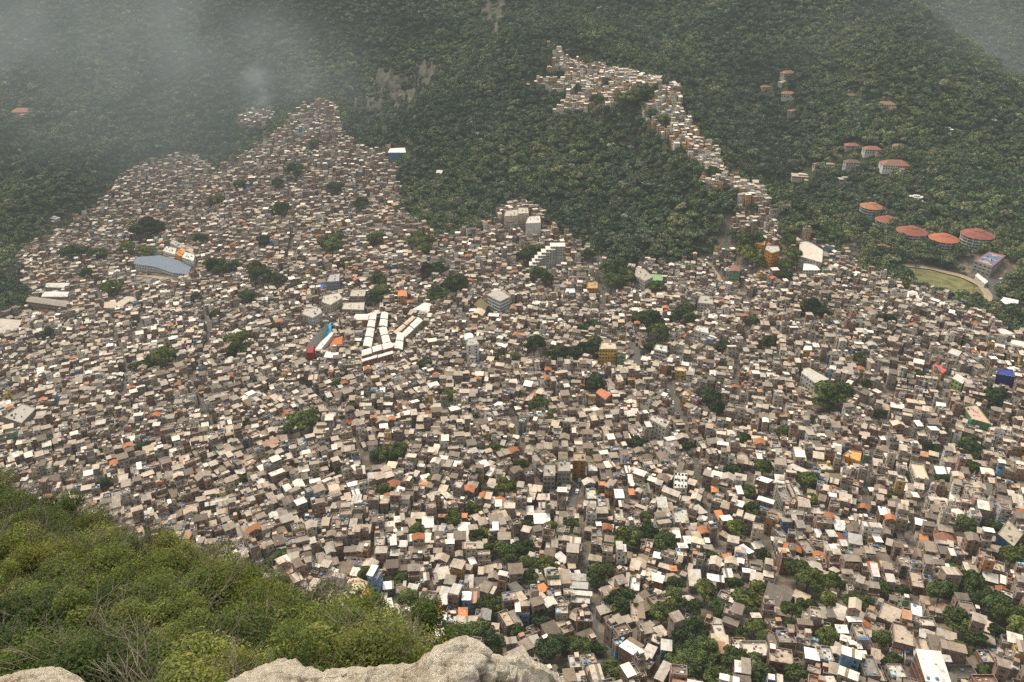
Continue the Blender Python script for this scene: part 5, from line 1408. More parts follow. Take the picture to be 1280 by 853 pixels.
# tile x y width height turn roof roofcolour wall storeys tanks
HAND = """A 90 45 80 60 12 s L k 2|A 540 155 75 45 25 s O b 2|A 600 245 75 60 35 s L c 2|A 700 240 70 55 30 s L k 2|A 352 192 70 45 -28 s W b 2|A 545 95 80 45 22 s W c 1|A 490 385 110 45 0 s C b 2|A 605 330 45 60 12 s C b 2
A 850 385 75 45 0 s O b 2|A 675 385 75 30 0 s O b 2|A 565 440 95 70 5 s W c 2|A 645 485 95 65 0 s P k 2|A 830 487 95 80 -5 s W k 1|A 833 553 100 50 0 s L k 1|A 380 593 75 58 0 s W b 2|A 560 575 60 90 0 s W c 1|A 35 265 75 60 0 s L b 2|A 35 315 75 50 0 s L k 1
A 1068 385 75 42 0 s O b 2|A 1100 295 80 45 0 s W k 2|A 1212 580 80 52 12 s W c 1|A 660 810 140 85 15 v L k 2|A 520 838 120 60 10 v L k 2|A 910 715 90 55 22 v W b 2|A 1050 590 110 65 5 f D b 2|A 265 760 70 50 0 s C c 1|A 805 730 60 40 0 s O k 2|A 1035 65 60 55 -28 s W k 2|A 1045 160 60 45 -28 s P k 2|A 760 225 60 55 20 s L b 1|A 160 95 90 50 8 s L k 2|A 185 225 60 60 0 f G n 2
B 803 45 45 70 0 s W k 3|B 823 115 40 62 0 s W b 3|B 738 220 75 68 0 v W b 3|B 275 275 115 68 0 s W c 3|B 75 350 60 58 0 s W b 2|B 163 408 130 72 2 s W c 2|B 65 270 50 48 0 s W b 2|B 1080 290 130 70 0 s L k 3|B 1195 390 112 112 -3 f L c 2 3|B 865 430 60 80 8 f C k 2|B 690 480 60 46 0 s W b 1|B 570 520 80 62 0 f G k 2|B 585 448 45 46 0 s W k 2|B 632 462 45 36 0 s O b 2
B 310 700 80 95 40 s W b 1|B 755 295 42 46 0 s W b 3|B 1200 660 82 62 0 f W k 2 2|B 1210 610 80 52 0 s W k 2|B 1165 525 65 52 0 s W k 2|B 1250 565 72 55 0 s W b 2|B 300 495 60 75 22 s L k 2|B 140 90 60 42 0 s W k 3|B 190 245 70 45 0 s L k 3|B 165 310 60 40 0 s L k 2|B 955 180 85 72 0 v N k 3|B 610 150 60 45 0 s O b 3|B 830 210 50 60 0 s O b 3|B 620 280 90 80 0 f L k 3 2|B 530 230 80 80 0 f C k 3 2|B 430 215 1 1 0 x|B 740 390 80 90 0 f C b 3|B 640 80 90 90 0 f D b 3|B 540 30 75 60 0 f L k 3
C 557 130 100 80 40 s W b 3 1|C 580 270 125 46 -28 s W k 2|C 440 42 55 42 0 s W k 2|C 812 45 70 95 25 s L k 2|C 240 395 65 82 10 s O k 2|C 78 350 80 95 15 s P g 2|C 590 530 55 62 25 s O b 2|C 735 415 85 48 -5 s G u 3|C 835 450 70 55 0 s G k 3|C 955 520 85 58 0 s W c 2|C 1065 630 92 76 -6 s W k 3|C 1150 465 130 66 -6 s W k 2|C 1245 560 105 78 -16 s P c 3|C 118 590 88 48 0 s W k 1|C 430 640 60 88 25 s W u 1
C 455 795 105 42 -10 s W k 2|C 965 352 120 66 -5 f L k 2|C 715 235 75 110 0 f G k 4|C 792 195 70 120 0 f L k 4 2|C 200 190 62 55 -10 s O b 2|C 290 690 82 60 0 f O b 2|C 70 720 82 95 -8 f T b 2|C 295 815 80 62 0 s W k 2|C 110 85 70 60 35 f W k 2 2|C 345 220 110 60 0 f L b 3|C 1020 25 100 60 0 f C y 2|C 880 620 90 110 10 f G b 3|C 690 520 60 100 20 f G k 2|C 520 600 90 60 10 v P k 1
D 172 262 100 76 45 s W k 2|D 243 365 90 100 -18 s W b 3 1|D 333 290 100 66 8 s D k 2|D 530 445 122 78 -24 s W b 2|D 735 275 112 82 -28 s W b 2|D 535 570 70 72 -18 s O c 2 1|D 55 560 112 78 -5 s P k 3|D 170 555 96 78 -6 s W b 3|D 1045 575 82 78 -12 s W c 2 1|D 595 395 100 62 -24 s D b 2|D 500 60 100 122 -12 f C c 3|D 680 55 122 52 -10 s W k 2|D 700 110 130 62 -8 v W u 2|D 600 125 80 75 0 s G k 2|D 520 305 90 52 -22 s C k 2
D 690 555 155 75 -3 t R b 1|D 190 785 92 105 -12 v L c 3 2|D 1225 285 92 92 -22 s L k 2|D 660 640 150 85 -12 f D b 2|D 1020 200 92 92 -30 s D k 2|D 950 450 95 52 -32 s L k 2|D 370 420 110 46 -8 f W g 2|D 280 725 90 76 -5 f T b 3|D 395 730 95 85 -5 f G k 3|D 95 100 100 80 0 v W k 3|D 140 340 75 70 -5 f O b 3 2|D 1110 170 70 110 -22 f D b 3|D 990 690 90 95 -25 f G b 2|D 1080 770 100 80 -28 f T k 2|D 370 590 80 100 -8 f L k 3
E 540 95 100 98 5 s P k 2|E 465 125 70 62 0 s W k 2|E 655 55 132 95 12 s L k 2|E 730 85 90 70 -8 v G k 2|E 870 105 75 98 0 s L b 2|E 965 100 115 74 5 s D k 1|E 680 240 80 72 10 s W b 2|E 880 215 132 88 0 s W u 3|E 635 305 65 60 10 s O b 2|E 662 340 60 46 5 s O b 2|E 825 335 80 72 0 s O k 2|E 975 345 132 82 -6 s G k 2|E 1185 540 92 62 8 s G k 2|E 1180 580 60 48 0 s W k 1|E 1115 60 105 50 -32 s W b 2|E 1215 150 92 92 32 s D k 2|E 1255 215 72 84 25 s T b 2
E 1135 225 72 38 20 s O b 2|E 1180 370 142 118 25 f T b 3|E 115 185 75 62 28 s O b 2|E 240 197 36 38 0 s W k 1|E 110 270 112 62 10 v W k 2 1|E 270 130 90 70 10 s W k 2|E 260 260 92 72 18 v W k 2 1|E 350 380 130 72 0 s D k 1|E 740 380 80 80 0 f L b 2|E 560 210 130 80 5 s G k 1|E 330 310 70 90 30 s L k 1
F 830 585 140 132 42 s W b 3|F 950 612 122 92 -30 s L b 3|F 872 335 105 152 -5 f T b 3|F 165 150 82 72 25 s O k 2|F 150 212 82 62 25 s T b 2|F 25 215 72 92 12 s D k 2|F 465 190 152 48 -6 s L k 2|F 440 130 142 62 -6 s P k 2|F 430 70 132 52 -6 s P k 2|F 450 245 152 62 -6 f L k 2|F 310 320 102 60 0 f L c 3 1|F 480 380 122 66 0 f T b 3 1|F 75 370 92 82 15 s W k 2|F 175 280 52 52 30 s W k 1
F 405 700 92 92 5 f L k 2|F 570 650 95 80 10 f L k 2|F 670 690 142 92 -32 s D k 2|F 840 120 112 112 -12 f W c 2|F 1090 575 92 80 -10 s L u 3|F 1065 775 82 172 -30 s P b 2|F 940 710 102 82 -38 f R b 2|F 665 505 112 132 -36 f T b 3|F 1140 5 62 32 0 s O k 2|F 1025 175 62 42 -30 s L u 2|F 860 40 110 50 5 f O k 3|F 300 40 70 60 -30 s L k 2|F 90 700 60 70 0 v G k 2|F 440 810 100 60 0 v L k 2|F 1010 530 100 80 -30 f L k 2
G 50 80 102 112 -5 s L k 2|G 205 75 132 62 -12 s W k 2|G 505 355 82 52 0 s L b 2|G 560 395 86 62 -5 s L b 2|G 655 420 92 62 0 f T b 2|G 700 520 192 92 -3 f G b 3 1|G 665 222 192 132 -28 s D k 1|G 920 648 112 112 -16 s W k 2|G 1015 645 122 112 -6 f L k 2 1|G 1145 455 96 62 -4 s W b 2 1|G 1235 380 112 52 0 s W b 3|G 1040 340 112 82 -5 s D k 2|G 1225 622 82 72 -12 f Y b 2|G 1235 575 122 46 -3 s W k 2|G 500 610 200 112 0 f L c 2|G 690 655 180 112 -12 f T b 3
G 850 550 200 82 -4 f G b 3 2|G 1050 832 102 62 0 s L k 2|G 1080 760 152 112 -4 f T b 3 1|G 885 362 132 62 10 f T b 1|G 820 680 90 120 -30 v L k 2|G 1190 530 120 80 0 f L k 3 2|G 230 470 90 100 0 f L k 2|G 380 560 100 70 0 f T b 1
H 600 745 192 202 -6 s W b 3 3|H 700 672 82 52 -5 s L k 3|H 450 315 132 112 -26 s W b 2 3|H 160 140 112 112 -22 s W k 2 2|H 805 110 102 102 -28 s L k 2|H 285 340 152 172 -34 f T b 2|H 380 500 152 162 -20 f T b 3|H 540 410 152 72 -5 f L k 2 1|H 590 560 220 152 -16 s D k 2|H 960 670 172 92 0 f T b 2 2|H 60 385 112 42 0 s W b 3|H 90 490 152 122 -4 f T k 3 3|H 60 600 112 92 -3 s W k 2
H 150 740 182 152 -4 f G k 2 2|H 810 785 222 102 0 f D k 1|H 980 832 182 60 0 f R b 2|H 1030 70 112 72 -26 s L b 2 1|H 350 60 102 92 -22 f R b 2|H 1080 650 120 90 -28 f T b 3 3|H 1180 720 120 80 -28 f L k 2|H 480 90 90 120 -15 f T b 2|H 1170 100 120 80 -28 f R b 2|H 330 770 120 100 0 f L k 2 1|H 430 680 80 110 -10 f O b 2|H 1150 200 90 60 -30 f L k 2"""
RC = dict(W=('white', (.80, .77, .71)), L=('pale grey', (.56, .51, .44)), P=('light grey', (.42, .385, .34)), G=('grey', (.29, .265, .23)), D=('dark', (.155, .135, .112)), O=('orange', (.60, .235, .09)), C=('cream', (.62, .52, .38)),
          T=('pale', (.47, .375, .28)), R=('rust red', (.24, .11, .075)), Y=('yellow', (.58, .36, .06)), N=('dark green', (.07, .13, .08)))
WC = dict(b=('brick', (.235, .125, .082)), k=('grey', (.27, .245, .21)), c=('cream', (.50, .44, .35)), g=('green', (.10, .24, .13)), u=('blue', (.16, .28, .45)), n=('green', (.04, .18, .13)), y=('yellow', (.55, .42, .15)))
THINGS_H = []
def hand_houses():
    rng = random.Random(3)
    for line in HAND.replace('\n', '|').split('|'):
        p = line.split()
        if len(p) < 10: continue
        tx, ty = TILES[p[0]]; u = tx + float(p[1]) / 5.953; v = ty + float(p[2]) / 5.953
        n = int(p[9]); H = n * FL + (.4 if p[6] in 'svt' else 0) + (2.4 if p[6] == 'v' else 0)
        x, y, z, D = hit(u, v, H)
        el = PITCH + math.atan((v - H0 / 2) / F)
        w = float(p[3]) / 5.953 * D / F; d = float(p[4]) / 5.953 * D / F / math.sin(el)
        if abs(float(p[5])) > 33: d *= .85
        rot = R(float(p[5]))
        w -= .6; d -= .6
        w = max(2.6, w); d = max(2.6, min(d, 17))
        if p[6] in 'svt': w = max(2.4, w - .5); d = max(2.4, d - .6)
        rn, rc = RC[p[7]]; wn, wc = WC[p[8]]
        roof = {'s': 'sheet', 'v': 'cover', 'f': 'slab', 't': 'tile'}[p[6]]
        h = house_spec(rng, x, y, rot, w, d, n, roof, jit(rng, rc, .06), jit(rng, wc, .12), wn, rn)
        h['tanks'] = int(p[10]) if len(p) > 10 else 0
        h['setback'] = False; h['keep'] = True; h['tkind'] = 'blue' if rng.random() < .8 else 'pale blue'
        if not free(x, y, rot, w / 2, d / 2, .62): 
            continue
        occupy(x, y, rot, w / 2 + .25, d / 2 + .25); THINGS_H.append(h)
        L = math.hypot(x, y); LOW.append((x - x / L * (d / 2 + 3), y - y / L * (d / 2 + 3), w * .5 + .5))
# ------------------------------------------------------------------ the rest of the settlement
SEEDS = []
def base_turn(u, v):
    if v < 330: return R(4)
    t = R(26) if u < 330 else R(16) if u < 520 else R(2) if u < 850 else R(-14) if u < 1020 else R(-22)
    return t
def is_low(x, y):
    for (a, b, r) in LOWH.get((int(x // 20), int(y // 20)), ()):
        if (x - a) ** 2 + (y - b) ** 2 < r * r: return True
    return False
LOWH = {}
def scatter_houses():
    rng = random.Random(11)
    for (a, b, r) in LOW:
        for i in range(int((a - r) // 20), int((a + r) // 20) + 1):
            for j in range(int((b - r) // 20), int((b + r) // 20) + 1): LOWH.setdefault((i, j), []).append((a, b, r))
    # districts
    seeds = []
    for i in range(1500):
        x = rng.uniform(-800, 900); y = rng.uniform(190, 1500)
        z = float(ht(x, y)); u, v, D = proj(x, y, z)
        if infav(np.array([float(u)]), np.array([float(v)]))[0]: seeds.append((x, y, base_turn(float(u), float(v)) + R(rng.gauss(0, 12)), rng.choice((.78, .9, 1, 1, 1.12))))
    S = np.array(seeds)
    sx, sy = 5.5, 5.1
    found = []
    for k, (cx, cy, rot, tone) in enumerate(seeds):
        c, s = math.cos(rot), math.sin(rot); n = 14
        I, J = np.meshgrid(np.arange(-n, n + 1), np.arange(-n, n + 1))
        lx = (I + .0) * sx + (I // 4) * .8; ly = J * sy + (J // 3) * .7
        X = cx + lx * c - ly * s; Y = cy + lx * s + ly * c
        X, Y = X.ravel(), Y.ravel()
        d = (X[:, None] - S[None, :, 0]) ** 2 + (Y[:, None] - S[None, :, 1]) ** 2
        ok = d.argmin(1) == k
        X, Y = X[ok], Y[ok]
        if len(X): found.append(np.column_stack([X, Y, np.full(len(X), rot), np.full(len(X), tone)]))
    P = np.concatenate(found)
    Z = ht(P[:, 0], P[:, 1]); u, v, D = proj(P[:, 0], P[:, 1], Z)
    ok = infav(u, v) & (u > -130) & (u < 1410) & (v < 960) & (D < visdepth(u, v) + 40)
    P, u, v, D = P[ok], u[ok], v[ok], D[ok]
    houses = []
    order = list(range(len(P))); rng.shuffle(order)
    for i in order:
        if rng.random() < .02: continue
        w = rng.uniform(4.3, 6.9); d = rng.uniform(4.0, 5.9)
        r = rng.random()
        if r < .08: w *= 1.5
        elif r < .13: d *= 1.35
        x = P[i, 0] + rng.uniform(-.7, .7); y = P[i, 1] + rng.uniform(-.7, .7); rot = P[i, 2] + R(rng.gauss(0, 3))
        for _ in range(3):
            if free(x, y, rot, w / 2, d / 2, .84): break
            w *= .82; d *= .82
        else: continue
        if min(w, d) < 2.6: continue
        occupy(x, y, rot, w / 2, d / 2)
        h = house_spec(rng, x, y, rot, w, d, n=1 if is_low(x, y) else None, tone=float(P[i, 3])); h['D'] = float(D[i]); h['u'] = float(u[i]); h['v'] = float(v[i])
        if h['v'] < 260 and h['u'] > 600:
            h['n'] = rng.choice((2, 3, 3, 4)); h['wc'] = jit(rng, rng.choice((WHITE, CREAM, WHITE, CEMENT, BRICK, (.5, .3, .12))), .12); h['rc'] = jit(rng, rng.choice((SHEETS[0][1], SHEETS[1][1], SLABS[0][1])), .1); h['keep'] = True
        houses.append(h)
    # sheds and lean-tos in the gaps
    N = 60000
    X = np.array([rng.uniform(-800, 900) for _ in range(N)]); Y = np.array([190 + 1310 * rng.random() ** 1.25 for _ in range(N)])
    Z = ht(X, Y); u, v, D = proj(X, Y, Z)
    ok = infav(u, v) & (u > -100) & (u < 1380) & (v < 940) & (D < visdepth(u, v) + 40)
    m = 0
    for x, y, uu, vv, dd in zip(X[ok], Y[ok], u[ok], v[ok], D[ok]):
        w = rng.uniform(2.3, 4.6); d = rng.uniform(2.0, 3.8); rot = base_turn(uu, vv) + R(rng.gauss(0, 22))
        if not free(x, y, rot, w / 2, d / 2, .95): continue
        occupy(x, y, rot, w / 2, d / 2)
        h = house_spec(rng, float(x), float(y), rot, w, d, n=1 if rng.random() < .7 or is_low(x, y) else 2, roof=rng.choices(('sheet', 'slab', 'gable'), (75, 20, 5))[0])
        h['setback'] = False; h['tanks'] = 0; h['clutter'] = 2; h['annex'] = 0; h['shed'] = True; h['D'] = float(dd); h['u'] = float(uu); h['v'] = float(vv)
        houses.append(h); m += 1
    print('houses', len(houses), 'sheds', m, 'hand', len(THINGS_H))
    for h in THINGS_H:
        u, v, D = proj(h['x'], h['y'], h['z']); h['D'], h['u'], h['v'] = float(D), float(u), float(v)
    # the 300 that show largest stand alone
    def size(h):
        if not (8 < h['u'] < 1272 and h['v'] < 862): return 0
        if inpoly(SHRUBS, np.array([h['u']]), np.array([h['v'] - 8]))[0]: return 0
        return math.sqrt(h['w'] * h['d']) / h['D']
    rest = [h for h in houses if not h.get('shed')]
    rest.sort(key=size, reverse=True)
    single = THINGS_H + rest[:max(0, 300 - len(THINGS_H))]
    ids = set(id(h) for h in single)
    for h in single: add_house_thing(h)
    mb = MB(); S = Flat(mb)
    for h in houses:
        if id(h) in ids: continue
        mb.tr(h['x'], h['y'], h['z'], h['rot'])
        emit(S, h, 0 if h['D'] < 480 else 1 if h['D'] < 880 else 2)
    o = link('favela_houses', mb.mesh('favela_houses'))
    tag(o, 'closely packed small brick and plaster houses with sheet roofs filling the whole valley', 'houses', None, 'stuff')
    print('faces', len(mb.ls))

# ------------------------------------------------------------------ the mountain we stand on
def summit_xyz(u, v, D): return unproj(u, v, D)
SUM = [(0,610,36),(0,700,27),(0,780,20),(0,853,14),(100,632,34),(100,720,25),(100,853,13),(200,670,31),(200,760,21),(200,853,12),(300,700,28),(300,780,19),(300,853,10.5),
       (400,745,23),(400,800,16),(400,853,10),(480,782,18),(480,830,12.5),(540,800,15),(540,840,11),(-120,600,38),(-120,853,16),(-250,600,40),(-250,853,18)]
_SP = np.array([unproj(*c) for c in SUM]); _SP[:, 2] -= np.interp([c[0] for c in SUM], [250, 400, 520], [2.4, 3.1, 3.9])
_SS = 10.0
def _sfit():
    n = len(_SP); X = _SP[:, :2] / _SS
    d2 = ((X[:, None] - X[None]) ** 2).sum(-1); K = np.where(d2 > 0, .5 * d2 * np.log(np.maximum(d2, 1e-12)), 0)
    A = np.zeros((n + 3, n + 3)); A[:n, :n] = K + .05 * np.eye(n); A[:n, n] = 1; A[:n, n + 1:] = X; A[n, :n] = 1; A[n + 1:, :n] = X.T
    b = np.zeros(n + 3); b[:n] = _SP[:, 2]; return np.linalg.solve(A, b)
_SW = _sfit()
def sht(x, y):
    x = np.asarray(x, float); y = np.asarray(y, float); sh = x.shape
    X = np.stack([x.ravel() / _SS, y.ravel() / _SS], 1); P = _SP[:, :2] / _SS
    d2 = ((X[:, None] - P[None]) ** 2).sum(-1)
    return ((.5 * d2 * np.log(np.maximum(d2, 1e-12))) @ _SW[:-3] + _SW[-3] + X @ _SW[-2:]).reshape(sh)

RIM = [(-60,862),(-20,852),(0,849),(14,846),(30,843),(45,845),(54,851),(60,859),(84,874),(130,900),(200,905),(260,885),(285,858),(300,850),(310,846),(330,841),(345,839),(362,842),(380,844),(400,846),(420,845),(440,843),(455,844),(470,842),(490,841),(508,838),
       (520,834),(533,826),(541,817),(552,812),(562,806),(572,803),(582,802),(590,804),(598,809),(606,817),(616,821),(628,823),(640,819),(650,820),(660,825),(668,832),(680,838),(690,845),(700,853),(712,868),(730,890),(800,960),(900,1000)]
def ledge():
    n = 900
    us = np.array([p[0] for p in RIM], float); vs = np.array([p[1] for p in RIM], float)
    seg = np.concatenate([[0], np.cumsum(np.hypot(np.diff(us), np.diff(vs)))]); t = np.linspace(0, seg[-1], n)
    u = np.interp(t, seg, us); v = np.interp(t, seg, vs)
    D = np.interp(u, [-60, 0, 70, 300, 420, 560, 600, 700, 900], [3.6, 3.4, 3.2, 3.1, 3.0, 2.75, 2.75, 2.9, 3.0])
    rim = np.array([unproj(a, b, c) for a, b, c in zip(u, v, D)])
    rows = []
    # from below the camera out to the rim, then over the edge
    inner = 1 - np.linspace(1, 0, 70) ** 1.5
    for s in inner:
        y = -1.2 + (rim[:, 1] + 1.2) * s
        x = rim[:, 0] * (.75 + .25 * s)
        z = (CAMZ - 1.75) * (1 - s) + rim[:, 2] * s - .16 * np.sin(s * math.pi)
        rows.append(np.column_stack([x, y, z]))
    for k, (dy, dz) in enumerate(((.05, -.03), (.13, -.12), (.22, -.28), (.32, -.55), (.45, -1.0), (.6, -1.8), (.8, -3.5), (1.2, -8), (1.6, -16), (2.5, -60), (4, -160), (6, -330))):
        rows.append(rim + np.array([0, dy, dz]))
    G = np.array(rows); m = len(rows)
    X, Y, Z = G[..., 0], G[..., 1], G[..., 2]
    amp = np.ones(m); amp[68:71] = .55; amp[75:] = 3; amp = amp[:, None]
    lowa = np.ones(m); lowa[60:71] = np.linspace(1, .25, 11); lowa[71:75] = .4; lowa = lowa[:, None]
    nz = lowa * (vnoise(X * 3 + 7, Y * 3 + Z, 31) * .06 - np.abs(vnoise(X * 6, Y * 6 + Z * 3, 32)) * .085 + .03) + np.abs(vnoise(X * 17, Y * 17 + Z * 9, 33)) * .026 - .01 + vnoise(X * 41, Y * 41 + Z * 20, 34) * .015 + vnoise(X * 90, Y * 90 + Z * 40, 36) * .008
    Z2 = Z + nz * amp; Y2 = Y + vnoise(X * 6, Z * 6 + 3, 35) * .03 * amp
    V = np.stack([X, Y2, Z2], -1).reshape(-1, 3)
    jj, ii = np.meshgrid(np.arange(m - 1), np.arange(n - 1), indexing='ij')
    a = (jj * n + ii).ravel(); Fq = np.column_stack([a, a + 1, a + n + 1, a + n])
    o = link('rock_ledge', npmesh('rock_ledge', V, Fq, 'granite', smooth=True))
    tag(o, 'pale coarse granite ledge jutting up at the bottom edge, in front of the bushes', 'rock')
    from mathutils.bvhtree import BVHTree
    tree = BVHTree.FromPolygons([tuple(p) for p in V], [tuple(int(i) for i in q) for q in Fq])
    def stone(u, v, D, r, label, k):
        q = unproj(u, v, 1.0); dr = Vector((q[0], q[1], q[2] - CAMZ)).normalized(); got = tree.ray_cast(Vector((0, 0, CAMZ)), dr)
        x, y, z = got[0] if got[0] is not None else unproj(u, v, D)
        z += r * .75; r *= 1.15; rs = np.random.RandomState(k)
        import bmesh
        bm = bmesh.new(); bmesh.ops.create_icosphere(bm, subdivisions=4, radius=r)
        sc = (rs.uniform(.8, 1.35), rs.uniform(.8, 1.2), rs.uniform(.6, .9)); off = Vector(rs.rand(3) * 50)
        for q in bm.verts:
            p = q.co / r
            f = 1 + .28 * mnoise.noise(p * 1.3 + off) + .12 * mnoise.noise(p * 3.1 + off) + .04 * mnoise.noise(p * 8 + off)
            q.co = Vector((q.co.x * sc[0], q.co.y * sc[1], q.co.z * sc[2])) * f
        me = bpy.data.meshes.new('loose_stone'); bm.to_mesh(me); bm.free(); me.materials.append(M['granite']); me.shade_smooth()
        tag(link('loose_stone', me, None, (x, y, z)), label, 'stone', 'loose stones on the granite ledge')
    stone(598, 824, 2.58, .035, 'upright rounded stone set in the hollow of the ledge peak, topmost stone', 1)
    stone(592, 838, 2.5, .04, 'angular grey stone below the upright stone', 2)
    stone(620, 842, 2.55, .035, 'pale stone on the ledge shoulder near its right end', 3)
    stone(606, 849, 2.45, .032, 'small stone cut by the bottom edge under the angular stone', 4)
    stone(633, 849, 2.5, .034, 'rusty stone at the bottom edge, rightmost of the loose stones', 5)
    stone(583, 850, 2.45, .03, 'small pale stone at the bottom edge, leftmost of the loose stones', 6)
    # earth slope under the bushes
    xs = np.arange(-60, 3.2, .8); ys = np.arange(2.2, 44, .8); X, Y = np.meshgrid(xs, ys)
    Z = sht(X, Y) + vnoise(X / 1.7, Y / 1.7, 41) * .4
    edge = np.clip((X - (-8 + 10 * np.clip(1 - Y / 22, -2, 1))) / 4, 0, 3) ** 2 * 3 + np.clip((Y - 33) / 4, 0, 3) ** 2 * 6
    Z = np.minimum(Z - edge, CAMZ - 4.5)
    pu, pv, pd = proj(X, Y, Z + 1.2)
    inside = inpoly([(-500,632),(0,638),(95,662),(180,702),(270,724),(330,752),(420,792),(490,816),(535,838),(560,1400),(-500,1400)], pu, pv) | (Y < 5)
    drop = blur((~inside).astype(float), 1)
    Z = Z - np.clip(drop * 2 - .6, 0, 1.4) * (6 + Y * .3)
    n = len(xs); V = np.column_stack([X.ravel(), Y.ravel(), Z.ravel()]).tolist(); Fq = []
    for j in range(len(ys) - 1):
        for i in range(n - 1): Fq.append((j * n + i, j * n + i + 1, (j + 1) * n + i + 1, (j + 1) * n + i))
    # cliff below it, down to the valley
    border = [(j * n + n - 1) for j in range(len(ys))] + [((len(ys) - 1) * n + i) for i in range(n - 2, -1, -1)]
    base = len(V)
    for b in border: V.append([V[b][0] + 3, V[b][1] + 4, V[b][2] - 40])
    for b in border: V.append([V[b][0] + 10, V[b][1] + 14, V[b][2] - 330])
    m = len(border)
    for k in range(m - 1):
        Fq.append((border[k], base + k, base + k + 1, border[k + 1])); Fq.append((base + k, base + m + k, base + m + k + 1, base + k + 1))
    struct('summit_slope', npmesh('summit_slope', np.array(V), np.array(Fq), 'summit', smooth=True))

def bushes():
    kinds = []; woods = []
    for k in range(6):
        rs = np.random.RandomState(500 + k); n = 46000; lob = 34
        L = np.column_stack([rs.normal(scale=.75, size=lob), rs.normal(scale=.75, size=lob), rs.uniform(.35, 1.9, lob), rs.uniform(.38, .72, lob), rs.uniform(.7, 1.25, lob)])
        idx = rs.randint(0, lob, n); d = rs.normal(size=(n, 3)); d /= np.linalg.norm(d, axis=1)[:, None]
        C = L[idx, :3] + d * (L[idx, 3] * rs.uniform(.55, 1.12, n) ** .7)[:, None]
        nr = d * .6 + np.array([0, 0, .7]) + rs.normal(scale=.5, size=d.shape); nr /= np.linalg.norm(nr, axis=1)[:, None]
        t = np.cross(nr, rs.normal(size=d.shape)); t /= np.linalg.norm(t, axis=1)[:, None]; b = np.cross(nr, t)
        s = rs.uniform(.022, .052, n)[:, None]; w = s * .5
        fold = nr * s * .12
        A = C - t * s; B = C + b * w + fold; Cc = C + t * s; Dd = C - b * w + fold
        V = np.stack([A, B, Cc, Dd], 1).reshape(-1, 3)
        # leaf bent along its rib: two triangles
        q = np.arange(n) * 4
        Fq = np.concatenate([np.column_stack([q, q + 1, q + 2]), np.column_stack([q, q + 2, q + 3])])
        sh = L[idx, 4] * rs.uniform(.6, 1.35, n); tint = np.stack([sh * rs.uniform(.82, 1.18, n), sh, sh * rs.uniform(.7, 1.1, n)], 1)
        dry = rs.rand(n) < .03; tint[dry] = tint[dry] * np.array([1.45, 1.05, .8])
        kinds.append(npmesh('foliage', V, Fq, 'shrub', np.concatenate([tint, tint])))
        rng = random.Random(k); mb = MB()
        def grow(p, dr, ln, r, dep):
            q = p + dr * ln; mb.bar(tuple(p), tuple(q), r, 0, (.2, .2, .2), 4, r * .7)
            if dep == 0: return
            for _ in range(rng.choice((2, 3))):
                nd = (dr + Vector((rng.uniform(-.8, .8), rng.uniform(-.8, .8), rng.uniform(-.25, .5)))).normalized(); grow(q, nd, ln * rng.uniform(.65, .9), r * .62, dep - 1)
        for _ in range(7): grow(Vector((rng.uniform(-.3, .3), rng.uniform(-.3, .3), -.5)), Vector((rng.uniform(-.7, .7), rng.uniform(-.7, .7), 1)).normalized(), .85, .028, 4)
        woods.append(mb.mesh('branches', ['twig']))
    rng = random.Random(21); spots = []
    tries = 0
    while len(spots) < 105 and tries < 6000:
        tries += 1
        u = rng.uniform(-60, 570); v = rng.uniform(596, 880)
        if not inpoly([(-90,612),(30,622),(95,648),(180,690),(270,712),(330,742),(420,782),(490,806),(528,826),(520,845),(500,880),(-90,880)], np.array([u]), np.array([v]))[0]: continue
        # point on the slope
        best = None
        for D in np.arange(5, 48, .35):
            x, y, z = unproj(u, v, D)
            if z < float(sht(np.array([x]), np.array([y]))[0]) + 1.9: best = (x, y, D); break
        if not best: continue
        x, y, D = best
        if y < 3.9 + max(0, .0) or math.dist((x, y), (0, 2.6)) < 2.2: continue
        s = rng.uniform(.75, 1.25) * (1.0 if D > 12 else .7)
        if any(math.dist((x, y), (a, b)) < .95 * (s + c) * .8 for a, b, c, *_ in spots): continue
        spots.append((x, y, s, u, v, D))
    for i, (x, y, s, u, v, D) in enumerate(spots):
        z = float(sht(np.array([x]), np.array([y]))[0])
        root = empty('bush', (x, y, z - .1), rng.random() * 6.28, None, 'bush', 'bushes on the slope below the lookout'); k = i % 6
        if rng.random() > .05: link('foliage', kinds[k], root, None, 0, (s, s, s * rng.uniform(.9, 1.15)))
        link('branches', woods[(k + i) % 6], root, None, 0, (s * 1.1, s * 1.1, s * 1.12))
        PENDING.append(dict(o=root, u=u, v=v, look='leafy green bush on the near slope', short='leafy bush', bush=True))
    print('bushes', len(spots))

